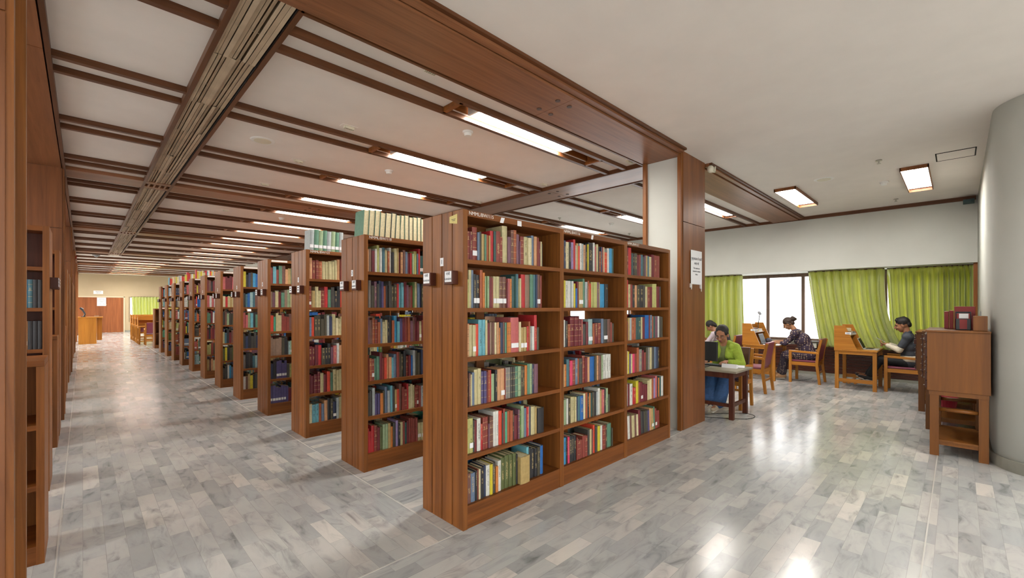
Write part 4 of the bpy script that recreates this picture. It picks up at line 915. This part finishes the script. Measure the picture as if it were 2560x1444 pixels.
def sprinkler(loc, label, mat='metal'):
    o = MB().cyl((0, 0, -.012), (0, 0, 0), .035, .035, n=20).build('sprinkler_head', M[mat], None, loc); MB().cyl((0, 0, -.045), (0, 0, -.012), .008, .01).cyl((0, 0, -.05), (0, 0, -.046), .022, n=16).build('deflector', M['metal'], o); return tag(o, label, 'sprinkler', 'ceiling sprinklers')
sprinkler((7.57, .74, 3.5), 'ceiling sprinkler nearer the camera in the reading room'); sprinkler((10.52, .79, 3.5), 'ceiling sprinkler close to the windows'); sprinkler((7.44, 6.1, ZC), 'dark sprinkler seen just over the front bookcase')
sprinkler((10.33, 6.1, ZC), 'small sprinkler at the far corner beyond the front bookcase')
for i, (x, y) in enumerate(((2.03, 3.02), (2.05, 4.6), (2.04, 6.12), (2.05, 7.66), (2.05, 10.3), (5.2, 3.07), (5.2, 4.58), (5.2, 6.2))):
    o = empty('ceiling_vent', (x, y, ZC), 0, 'small cream ceiling vent, %s from the front beam, in the row %s' % (ORD[i] if i < 5 else ORD[i-5], 'nearer the aisle' if i < 5 else 'beside the side beam'), 'ceiling vent', 'small vents in the ceiling panels')
    MB().box(-.085, -.04, -.004, .085, .04, 0).build('plate', M['ceil'], o); b = MB().box(-.05, -.022, -.03, .05, -.018, 0).box(-.05, .018, -.03, .05, .022, 0).box(-.052, -.022, -.03, -.048, .022, 0).box(.048, -.022, -.03, .052, .022, 0)
    for k in range(5): b.box(-.04+k*.018, -.02, -.03, -.036+k*.018, .02, -.005)
    b.build('grille', M['cream'], o); MB().box(-.046, -.017, -.02, .046, .017, -.006).build('opening', M['dark'], o)
o = MB().box(7.78, -.16, 3.494, 8.2, -.148, 3.5).box(7.78, .195, 3.494, 8.2, .207, 3.5).box(8.188, -.16, 3.494, 8.2, .207, 3.5).box(7.78, -.16, 3.494, 7.792, .207, 3.5).build('access_hatch', M['dark']); tag(o, 'square access hatch outline in the ceiling by the right wall', 'access hatch')
MB().box(7.793, -.147, 3.496, 8.187, .194, 3.5).build('hatch_door', M['ceil'], o)
o = MB().ell((0, 0, 0), (.045, .045, .05)).tube([(.03, 0, -.03), (.09, -.02, -.02), (.1, -.02, .05)], .014).build('junction_box', M['cream'], None, (6.10, 2.36, 3.42), smooth=True); tag(o, 'cream round junction box with bent conduit at the top of the panelled column', 'junction box')
o = MB().box(0, 0, 0, .12, .14, .07).cyl((0, .07, .03), (-.05, .07, .02), .03).build('wall_camera', plain('dark_green_plastic', '2f4a4a', .5), None, (11.05, -.2, 3.36)); tag(o, 'dark green camera housing in the ceiling corner above the windows', 'camera')
o = MB().cyl((0, 0, -.03), (0, 0, 0), .11, n=20).ell((0, 0, -.035), (.07, .07, .06)).build('dome_camera', M['grey'], None, (.36, 22.6, ZC)); tag(o, 'grey dome camera on the ceiling near the far end of the aisle', 'camera')
o = MB().cyl((0, 0, 0), (0, -.12, -.02), .06, n=14).cyl((0, .12, .08), (0, .0, .0), .02).build('bullet_camera', M['grey'], None, (5.2, YW-.14, 2.98)); tag(o, 'grey camera on the cream wall at the far end', 'camera')
def notice(loc, w, h, lines, label, axis='x', name='notice'):
    """flat sheet on a wall facing -y"""
    r = MB().box(-w/2, -.002, -h/2, w/2, 0, h/2).build(name, M['white'], None, loc); tag(r, label, 'notice')
    for (s, size, dz) in lines: text('notice_text', s, size, M['ink'], r, (0, -.003, dz), (PI/2, 0, 0))
    return r
n_ = notice((5.735, 2.40, 2.06), .34, .44, [('पुस्तकालय में शांति', .045, .11), ('बनाए रखें', .04, .05), ('The readers are', .03, -.01), ('requested to maintain', .027, -.05), ('silence', .027, -.09)], 'white paper notice taped on the panelled column')
MB().box(-.165, -.002, -.29, -.145, -.001, -.22).box(.145, -.002, -.31, .165, -.001, -.22).build('adhesive_tape', M['wplas'], n_)
for x in (5.575, 5.88):
    o = MB().prism([(-.014, -.02), (.014, -.032), (.016, .02), (-.014, .034)], 'Y', -.016, .002).build('wall_hook', M['wplas'], None, (x, 2.41, 1.815)); tag(o, 'small white adhesive hook under the notice on the column, %s' % ('bookcase side' if x < 5.7 else 'window side'), 'hook', 'hooks on the panelled column')
notice((.66, YW, 2.4), .42, .2, [('पुस्तकालय', .06, .04), ('LIBRARY', .05, -.04)], 'small white sign on the cream wall above the far door', name='sign')
notice((.80, YW-.022, 1.84), .40, .5, [('NOTICE', .07, .15), ('READING ROOM', .045, .05), ('TIMINGS', .045, -.02), ('9 AM - 7 PM', .05, -.14)], 'white notice pinned on the far wooden door')
o = MB().box(-.02, -.012, -.06, .02, 0, .06).build('light_switch', M['grey'], None, (9.5, -.24+.012, 1.42)); o.rotation_euler = (0, 0, PI); o.location.y = -.24; tag(o, 'grey switch plate on the right wall near the windows', 'switch')
# ---------------- far end of the aisle
r = empty('reception_desk', (.15, 25.2, 0), 0, 'orange wooden counter near the far door', 'counter')
MB().box(-.28, 0, 0, .26, .5, 1.08).build('body', M['orz'], r); MB().box(-.3, -.02, 1.08, .46, .9, 1.12).build('top_panel', M['orx'], r); MB().box(.28, .5, .12, .44, .88, 1.08).build('side_panel', M['orz'], r)
o = MB().tube([(0, 0, 0), (.05, 0, .12), (-.03, 0, .3), (-.1, 0, .36)], .03).cyl((0, 0, 0), (0, 0, .02), .08).cyl((-.1, 0, .38), (-.02, 0, .3), .04, .05).build('desk_lamp', M['blk'], None, (.02, 25.4, 1.12)); tag(o, 'black lamp standing on the orange counter at the far end', 'lamp')
for k in range(4):
    y = 23.4+1.25*k
    make_carrel((1.62, y, 0), 'orange wooden study desk beyond the row of bookcases, %s from the camera' % ORD[k], 'study desks at the far end of the aisle')
    if k in (0, 2): make_chair((2.05, y-.42, 0), 0, 'wooden armchair at the %s far study desk' % ('nearest' if k == 0 else 'third'), 'wz' if False else 'or', group='armchairs at the far study desks')
o = MB().box(-.1, -.1, 0, .1, .1, .03).box(-.08, -.09, .03, .09, .09, .07).build('paper_pile', M['white'], None, (2.15, 21.15, 1.475)); tag(o, 'pile of white papers on the low dark bookcase ending the row', 'papers')
o = MB().box(0, 0, 0, .03, .03, .12).build('call_point', plain('fire_red', 'b02a20', .4), None, (-.185, 21.4, 3.2)); tag(o, 'small red alarm box high on the far side of the aisle', 'alarm')
# ================================================================ PEOPLE
class Blob(MB):
    k = 1.0                                              # head size factor while a head is being modelled
    def cap(s, p, r1, q, r2, n=14):
        r1 *= s.k; r2 *= s.k
        p, q = Vector(p), Vector(q)
        s.cyl(p, q, r1, r2, n=n); s.ell(p, r1, n, 8); s.ell(q, r2, n, 8); return s
    def eo(s, c, r, R):                                  # ellipsoid with a rotation matrix
        r = tuple(x*s.k for x in r)
        return s.ell(c, r, 16, 12, rot=R.to_quaternion().to_euler())
    def skin(s, name, mat, parent, vox=.006, it=3, disp=None):
        o = s.build(name, mat, None, smooth=True)
        m = o.modifiers.new('r', 'REMESH'); m.mode = 'VOXEL'; m.voxel_size = vox
        k = o.modifiers.new('s', 'SMOOTH'); k.factor = .5; k.iterations = it
        dg = bpy.context.evaluated_depsgraph_get(); me = bpy.data.meshes.new_from_object(o.evaluated_get(dg))
        o.modifiers.clear(); old = o.data; o.data = me; bpy.data.meshes.remove(old); me.name = name
        if not me.materials: me.materials.append(mat)
        me.polygons.foreach_set('use_smooth', [True]*len(me.polygons)); o.parent = parent; return o
def elbow(S, Wp, a, b, pole):
    S, Wp = Vector(S), Vector(Wp); d = Wp-S; L = min(d.length, (a+b)*.999); u = d.normalized(); x = (a*a-b*b+L*L)/(2*L); h = math.sqrt(max(0, a*a-x*x))
    p = Vector(pole); p = (p-u*p.dot(u)).normalized(); return S+u*x+p*h
def hand(b, w, d, n, side, curl=.35, sc=1.0):
    w, d, n = Vector(w), Vector(d).normalized(), Vector(n); n = (n-d*n.dot(d)).normalized(); s = d.cross(n)
    R = Matrix((s, d, n)).transposed()
    b.eo(w+d*.045*sc, (.034*sc, .05*sc, .014*sc), R); b.cap(w-d*.01, .021*sc, w+d*.02*sc, .02*sc)
    for i, L in enumerate((.058, .07, .066, .052)):
        off = (-.026, -.009, .009, .026)[i]*-side
        p = w+d*.08*sc+s*off*sc; c = curl*(1+.15*i); d1 = d*math.cos(c)-n*math.sin(c)+s*off*1.6; d2 = d*math.cos(2.1*c)-n*math.sin(2.1*c)+s*off
        q = p+d1.normalized()*L*.52*sc; e = q+d2.normalized()*L*.48*sc
        b.cap(p-d*.02, .0095*sc, q, .0085*sc, 10); b.cap(q, .0085*sc, e, .0068*sc, 10)
    p = w+d*.022*sc+s*(.026*side)*sc; t = (d*.75+s*.65*side-n*.35).normalized(); q = p+t*.036*sc; e = q+(t*.6+d*.5-n*.2).normalized()*.028*sc
    b.cap(p, .013*sc, q, .0105*sc, 10); b.cap(q, .0105*sc, e, .0082*sc, 10)
def head(b, c, R, fem=True):
    c = Vector(c); T = lambda x, y, z: c+R@Vector((x, y, z))*Blob.k
    b.eo(T(0, -.014, .022), (.072, .090, .095), R); b.eo(T(0, .026, -.028), (.057 if fem else .061, .060, .080), R); b.eo(T(0, .040, -.088), (.027 if fem else .034, .027, .021), R)
    b.cap(T(0, .086, .008), .0075, T(0, .104, -.026), .0115, 10); b.cap(T(-.011, .092, -.031), .008, T(.011, .092, -.031), .008, 8)
    for s in (-1, 1): b.eo(T(s*.073, -.006, -.012), (.009, .019, .030), R); b.eo(T(s*.032, .060, -.030), (.024, .022, .022), R); b.cap(T(s*.012, .079, .018), .008, T(s*.045, .066, .016), .008, 8)
    b.cap(T(-.014, .083, -.055), .0065, T(.014, .083, -.055), .0065, 8)
def face(par, c, R, iris='20140f', brow='1a1412', lip='8c4a45', glasses=False, mous=False):
    c = Vector(c); T = lambda x, y, z: c+R@Vector((x, y, z))*Blob.k
    for s in (-1, 1):
        e = Blob().eo(T(s*.031, .0745, .000), (.012, .006, .0034), R).build('eye', M['eyew'], par, smooth=True)
        Blob().eo(T(s*.031, .0790, -.001), (.0058, .003, .0034), R).build('iris', plain('iris', iris, .2), e, smooth=True)
        Blob().cap(T(s*.016, .080, .0065), .0022, T(s*.047, .069, .0055), .0022, 8).build('eyelashes', M['hair'], e, smooth=True)
        Blob().cap(T(s*.013, .0860, .0255), .0030, T(s*.036, .0800, .0265), .0034, 8).cap(T(s*.036, .0800, .0265), .0034, T(s*.052, .066, .0195), .0018, 8).build('eyebrow', plain('brow_hair', brow, .8), par, smooth=True)
    Blob().cap(T(-.019, .0835, -.0535), .003, T(0, .0905, -.0515), .0052, 8).cap(T(.019, .0835, -.0535), .003, T(0, .0905, -.0515), .0052, 8).cap(T(-.016, .0835, -.058), .003, T(0, .0895, -.0605), .006, 8).cap(T(.016, .0835, -.058), .003, T(0, .0895, -.0605), .006, 8).build('lips', plain('lips', lip, .45), par, smooth=True)
    if mous: Blob().cap(T(-.022, .084, -.0455), .0035, T(0, .0935, -.0405), .005, 8).cap(T(.022, .084, -.0455), .0035, T(0, .0935, -.0405), .005, 8).build('moustache', M['hair'], par, smooth=True)
    if glasses:
        g = MB()
        for s in (-1, 1):
            N = 16; pt = [T(s*.032+.022*math.cos(2*PI*k/N), .094, .0+.017*math.sin(2*PI*k/N)) for k in range(N+1)]
            g.tube(pt, .0012, 6); g.tube([T(s*.054, .094, .004), T(s*.076, .06, .006), T(s*.079, -.005, .004)], .0012, 6)
        g.tube([T(-.010, .096, .004), T(.010, .096, .004)], .0012, 6); g.build('glasses', plain('dark_wire', '3a3436', .3, .6), par)
M['eyew'] = plain('eye_white', 'cfc6bd', .3); M['hair'] = plain('black_hair', '17120f', .62, noise=.3, nscale=40)
def skinmat(h):
    t = NT('skin'); t.b.inputs['Base Color'].default_value = rgb(h); t.b.inputs['Roughness'].default_value = .5; t.b.inputs['Subsurface Weight'].default_value = .08; t.b.inputs['Subsurface Radius'].default_value = (.01, .004, .002); return t.m
def dots(name, base, dot, sc, r=.33, dot2=None):
    t = NT(name); tc = t.n('ShaderNodeTexCoord'); v = t.n('ShaderNodeTexVoronoi', i_Scale=sc, i_Randomness=.35); t.l(tc.outputs['Object'], v.inputs['Vector'])
    f = t.math('LESS_THAN', v.outputs['Distance'], r); c = t.mix(f, rgb(base), rgb(dot))
    if dot2: c = t.mix(t.math('LESS_THAN', v.outputs['Distance'], r*.5), c, rgb(dot2))
    t.l(c, t.b.inputs['Base Color']); t.b.inputs['Roughness'].default_value = .8; return t.m
def fabric(name, h, nscale=14, noise=.12, bump=.25):
    t = NT(name); c = rgb(h); tc = t.n('ShaderNodeTexCoord'); nz = t.n('ShaderNodeTexNoise', i_Scale=nscale, i_Detail=3.0, i_Distortion=.8); t.l(tc.outputs['Object'], nz.inputs['Vector'])
    d = tuple(x*(1-noise) for x in c[:3])+(1,); u = tuple(min(1, x*(1+noise)) for x in c[:3])+(1,)
    t.l(t.ramp(nz.outputs[0], [(.3, d), (.7, u)]), t.b.inputs['Base Color']); t.b.inputs['Roughness'].default_value = .8
    bp = t.n('ShaderNodeBump'); bp.inputs['Strength'].default_value = bump; bp.inputs['Distance'].default_value = .02; t.l(nz.outputs[0], bp.inputs['Height']); t.l(bp.outputs[0], t.b.inputs['Normal']); return t.m
def seated(loc, rz, label, skin, pel, chest, nb, hc, pitch, yaw, shw, wr, hd, hn, pole, knees, ankles, toes, curl, fem, top, sleeve, legs, shoe, **k):
    """all joints in the sitter's own frame, facing +y; index 0 is x<0 (the sitter's left), 1 is x>0"""
    root = empty('person', loc, rz, label, 'person'); V = Vector
    R = (Matrix.Rotation(-yaw, 3, 'Z') @ Matrix.Rotation(-pitch, 3, 'X'))
    pel, chest, nb, hc = V(pel), V(chest), V(nb), V(hc)
    sh = [nb+V((s*shw, -.005, -.055)) for s in (-1, 1)]; el = [elbow(sh[i], wr[i], .265, .235, pole[i]) for i in (0, 1)]
    hip = [pel+V((s*.085, .03, -.01)) for s in (-1, 1)]
    def torso(b, g):
        b.eo(pel, (.155+g, .115+g, .11+g), Matrix.Identity(3)); w = .118 if fem else .135; mid = (pel+chest)/2; b.cap(pel, .115+g, chest, .10+g)
        b.eo(mid, (w+g, .092+g, .15+g), Matrix.Identity(3)); b.eo(chest, ((.14 if fem else .155)+g, .098+g, .13+g), Matrix.Identity(3))
        b.cap(sh[0], .05+g, sh[1], .05+g); b.cap(chest, .10+g, nb-V((0, 0, .04)), .055+g)
        if fem:
            f = (hc-nb); f = V((0, 1, 0))
            for s in (-1, 1): b.ell(chest+V((s*.062, .072, -.005)), .055+g)
    b = Blob(); torso(b, -.012); b.cap(nb-V((0, 0, .03)), .056, hc+R@V((0, -.025, -.06)), .047 if fem else .055)
    Blob.k = k.get('hs', 1.0); head(b, hc, R, fem); Blob.k = 1.0
    for i in (0, 1):
        b.cap(sh[i], .040, el[i], .034); b.cap(el[i], .035, wr[i], .0225); hand(b, wr[i], hd[i], hn[i], -1 if i == 0 else 1, curl)
        b.cap(hip[i], .075, knees[i], .048); b.cap(knees[i], .049, ankles[i], .034); b.cap(V(ankles[i])-V((0, .02, .03)), .032, V(toes[i])+V((0, 0, .02)), .026)
    body = b.skin('body', skin, root, .0055, 2); Blob.k = k.get('hs', 1.0); face(root, hc, R, **k.get('face', {})); Blob.k = 1.0
    t = Blob(); torso(t, k.get('g', .012))
    for i in (0, 1):
        f = sleeve; e = V(el[i])
        if f <= 1: t.cap(sh[i], .056 if fem else .066, sh[i].lerp(e, f), .052 if fem else .064)
        else: t.cap(sh[i], .054, e, .046); t.cap(e, .046, e.lerp(V(wr[i]), f-1), .036)
    top_o = t.skin('top', top, root, .009, 8)
    l = Blob(); l.eo(pel, (.168, .13, .115), Matrix.Identity(3)); lw = k.get('legw', (.086, .064, .055))
    for i in (0, 1): l.cap(hip[i], lw[0], knees[i], lw[1]); l.cap(knees[i], lw[1], V(knees[i]).lerp(V(ankles[i]), k.get('leglen', .88)), lw[2])
    l.skin('trousers', legs, root, .009, 3)
    for i in (0, 1):
        a, tt = V(ankles[i]), V(toes[i]); dd = (tt-a); dd.z = 0; dd.normalize()
        zf = min(a.z-.075, tt.z-.02)
        s = Blob().cap(V((a.x, a.y, a.z-.045))-dd*.03, .042, V((tt.x, tt.y, tt.z+.005)), .034).cap(V((a.x, a.y, a.z-.02)), .042, V((a.x, a.y, a.z-.04))+dd*.06, .040)
        so = s.skin('shoe', shoe, root, .007, 2)
        q = Blob(); pz = min(a.z, tt.z+.04)-.082
        q.cap(V((a.x, a.y, a.z-.084))-dd*.03, .02, V((tt.x, tt.y, tt.z-.026)), .02).build('sole', M['sole'], so, smooth=True)
    return root, R, sh, el
M['sole'] = plain('pale_rubber_sole', 'd8d2c6', .6)
V3 = Vector
HS = 1.13
# the woman in the green cardigan, facing the camera side behind the monitor
root, R, sh, el = seated((7.19, 2.52, 0), PI/2, 'person in a green cardigan and glasses, typing behind the black monitor', skinmat('a06e50'),
    (0, 0, .53), (0, .10, .80), (0, .15, .985), (0, .235, 1.125), .42, .02, .165, [V3((-.10, .385, .735)), V3((.17, .40, .735))], [(.28, 1, -.15), (-.15, 1, -.15)], [(0, 0, 1), (0, 0, 1)],
    [(-.8, -.4, -.5), (.8, -.4, -.5)], [V3((-.11, .40, .52)), V3((.10, .40, .52))], [V3((-.03, .50, .13)), V3((.10, .56, .17))], [V3((-.02, .64, .05)), V3((.10, .70, .11))], .38, True,
    fabric('sage_blouse', '757f4e'), .25, fabric('blue_jeans', '2c4d78', 20, .2), fabric('beige_canvas', 'b3a48c'), hs=HS, g=.002, face=dict(glasses=True, lip='8f4d50'), legw=(.10, .095, .11), leglen=.93)
t = Blob(); hc = V3((0, .235, 1.125)); Blob.k = HS; T = lambda x, y, z: hc+R@V3((x, y, z))*HS
t.eo(T(0, -.026, .050), (.081, .088, .080), R).eo(T(-.052, -.008, .03), (.028, .052, .045), R).eo(T(.052, -.008, .03), (.028, .052, .045), R).eo(T(0, -.075, .0), (.06, .04, .06), R).cap(T(0, -.10, -.02), .03, T(.02, -.12, -.09), .022).cap(T(-.068, -.01, .03), .016, T(-.07, -.03, -.02), .01).cap(T(.068, -.01, .03), .016, T(.07, -.03, -.02), .01).skin('hair', M['hair'], root, .006, 2); Blob.k = 1.0
Blob.k = 1.0; c = Blob(); G = fabric('lime_green_knit', '8fa634', 30, .1, .35)
for s, i in ((-1, 0), (1, 1)):
    c.cap(sh[i]+V3((0, .0, .0)), .072, V3(el[i]), .060); c.cap(V3(el[i]), .056, V3(el[i]).lerp([V3((-.10, .385, .735)), V3((.17, .40, .735))][i], .72), .044)
    for z in range(9):
        f = z/8; px = s*(.115+.02*math.sin(PI*f)); c.eo(V3((px, .03+.10*f*.9, .50+.44*f)), (.064, .128, .06), Matrix.Identity(3))
    c.cap(sh[i], .072, V3((s*.075, .135, .975)), .055); c.cap(V3((s*.062, .13, 1.0)), .040, V3((s*.085, .215, .80)), .050); c.eo(V3((s*.06, -.02+.05, .70)), (.11, .125, .19), Matrix.Identity(3)) if False else None
c.eo(V3((0, -.05, .72)), (.15, .085, .22), Matrix.Identity(3)).eo(V3((0, .02, .90)), (.15, .075, .10), Matrix.Identity(3))
cd = c.skin('cardigan', G, root, .009, 3)
for k in range(5):
    f = k/4; p = V3((-.088+.02*math.sin(PI*f), .165+.09*f*.55, .60+.26*f)); MB().cyl(p-V3((0, .004, 0)), p+V3((0, .006, 0)), .008, n=12).build('button', M['cream'], cd)
HS = 1.08
# the woman in the patterned tunic, side on to the camera
root, R, sh, el = seated((10.68, 2.19, 0), 0, 'person in a dark spotted tunic, glasses and hair bun, reading by the bare window', skinmat('a0714f'),
    (0, -.04, .53), (0, .06, .84), (0, .19, 1.045), (0, .335, 1.185), .62, -.05, .165, [V3((-.14, .56, .80)), V3((.14, .60, .80))], [(.3, 1, -.25), (-.2, 1, -.25)], [(0, .2, 1), (0, .2, 1)],
    [(-.5, -.3, -1), (.5, -.3, -1)], [V3((-.10, .38, .53)), V3((.10, .38, .53))], [V3((-.08, .42, .13)), V3((.10, .52, .13))], [V3((-.08, .56, .05)), V3((.10, .66, .05))], .3, True,
    dots('spotted_tunic', '33263a', 'a8957c', 25, .32, '6a5258'), 1.35, dots('spotted_trousers', '2b2230', '8d7c6c', 32, .28), fabric('tan_sandals', 'a8825e'), hs=HS, face=dict(glasses=True), legw=(.095, .08, .075), leglen=.9, g=.034)
hc = V3((0, .335, 1.185)); Blob.k = HS; T = lambda x, y, z: hc+R@V3((x, y, z))*HS
M['hairb'] = plain('dark_brown_hair', '33231a', .62, noise=.4, nscale=40)
Blob().eo(T(0, -.022, .040), (.082, .092, .088), R).eo(T(0, -.125, .035), (.05, .045, .052), R).cap(T(0, -.135, .07), .02, T(.02, -.15, .01), .028).cap(T(-.07, .0, .03), .016, T(-.07, -.04, -.035), .014).cap(T(.07, .0, .03), .016, T(.07, -.04, -.035), .014).eo(T(0, -.07, -.02), (.055, .04, .05), R).skin('hair', M['hairb'], root, .006, 1); Blob.k = 1.0
b = Blob()                                              # skirt of the tunic over the thighs
for s in (-1, 1): b.cap(V3((s*.09, 0, .53)), .115, V3((s*.10, .36, .53)), .092)
b.cap(V3((0, 0, .53)), .12, V3((0, .34, .53)), .10).eo(V3((0, -.06, .50)), (.19, .15, .09), Matrix.Identity(3)).skin('tunic_skirt', dots('spotted_tunic_skirt', '33263a', 'a8957c', 25, .32, '6a5258'), root, .009, 3)
HS = 1.16
# the man with the phone
wrm = [V3((-.06, .275, .845)), V3((.09, .255, .85))]
root, R, sh, el = seated((10.72, .66, 0), 0, 'person in a charcoal short-sleeved top over cream long sleeves, looking at a phone', skinmat('9a6a4c'),
    (0, -.06, .53), (0, -.05, .83), (0, -.02, 1.055), (0, .055, 1.215), .30, 0, .185, wrm, [(.3, 1, .25), (-.35, 1, .1)], [(-.3, -.4, -.6), (.2, -.3, 1)],
    [(-.5, -.6, -1), (.5, -.6, -1)], [V3((-.11, .36, .56)), V3((.11, .36, .56))], [V3((-.07, .52, .24)), V3((.09, .56, .25))], [V3((-.07, .66, .22)), V3((.09, .72, .23))], .65, False,
    fabric('charcoal_jersey', '3d424a'), .66, fabric('black_trousers', '141518', 12, .15), plain('black_mesh_shoe', '1b1c20', .6), hs=HS, face=dict(mous=True, lip='7a4640'), g=.03, legw=(.092, .068, .058), leglen=.92)
hc = V3((0, .055, 1.215)); Blob.k = HS; T = lambda x, y, z: hc+R@V3((x, y, z))*HS
Blob().eo(T(0, -.020, .044), (.081, .090, .083), R).eo(T(0, -.075, -.005), (.06, .035, .055), R).cap(T(-.04, .042, .088), .024, T(.04, .046, .090), .024).cap(T(0, .03, .100), .026, T(0, -.05, .104), .024).cap(T(-.072, -.012, .02), .012, T(-.073, -.02, -.01), .006).cap(T(.072, -.012, .02), .012, T(.073, -.02, -.01), .006).skin('hair', M['hair'], root, .006, 1); Blob.k = 1.0
b = Blob()
for i in (0, 1): b.cap(sh[i].lerp(V3(el[i]), .45), .05, el[i], .054); b.cap(el[i], .054, V3(el[i]).lerp(wrm[i], .88), .038)
b.eo(V3((0, -.06, .60)), (.195, .158, .11), Matrix.Identity(3))
b.skin('undershirt', fabric('cream_jersey', 'c9c2ae'), root, .009, 3)
b = Blob().cap(V3((-.05, -.0, 1.07)), .030, V3((.05, -.0, 1.07)), .030).cap(V3((-.065, -.05, 1.085)), .026, V3((.065, -.05, 1.085)), .026).skin('collar', fabric('charcoal_collar', '383d46'), root, .007, 1)
ph = empty('phone', (10.735, 1.02, .925), 0, 'pale mobile phone in the hands of the man in charcoal', 'phone')
o = MB().box(-.037, -.075, -.004, .037, .075, .004).build('case', M['silver'], ph, bevel=.003); MB().box(-.034, -.07, .004, .034, .07, .0048).build('screen', M['screen'], ph); ph.rotation_euler = (.55, 0, .1)
HS = 1.08
# the reader beyond, head bent low
root, R, sh, el = seated((10.70, 3.78, 0), 0, 'person in a pale patterned shirt bent over a desk, behind the green cardigan', skinmat('9a6a4c'),
    (0, -.02, .53), (0, .10, .80), (0, .24, .965), (0, .36, 1.085), .8, -.25, .16, [V3((-.15, .55, .79)), V3((.15, .58, .79))], [(.3, 1, -.2), (-.3, 1, -.2)], [(0, .2, 1), (0, .2, 1)],
    [(-.6, -.3, -1), (.6, -.3, -1)], [V3((-.10, .38, .53)), V3((.10, .38, .53))], [V3((-.08, .42, .13)), V3((.10, .46, .13))], [V3((-.08, .56, .05)), V3((.10, .6, .05))], .3, True,
    dots('pale_patterned_shirt', 'b4a8ae', '7a6a78', 60, .2), 1.5, fabric('dark_trousers', '25242c'), fabric('brown_shoe', '5a4434'), hs=HS, face={})
hc = V3((0, .36, 1.085)); Blob.k = HS; T = lambda x, y, z: hc+R@V3((x, y, z))*HS
Blob().eo(T(0, -.025, .036), (.085, .092, .092), R).eo(T(0, -.08, -.03), (.07, .045, .07), R).skin('hair', M['hair'], root, .006, 1); Blob.k = 1.0
b = Blob()
for k in range(26):
    rr = random.Random(k); b.ell(V3((rr.uniform(-.09, .09), .06+rr.uniform(-.06, .10), .98+rr.uniform(-.1, .07))), rr.uniform(.024, .04), 8, 6)
b.skin('curly_hair', M['hairb'], root, .008, 1); Blob.k = 1.0
Blob().eo(V3((0, .02, .78)), (.16, .10, .19), Matrix.Identity(3)).cap(V3((-.15, .16, .93)), .062, V3((.15, .16, .93)), .062).skin('waistcoat', fabric('dark_waistcoat', '2e2630'), root, .009, 2)
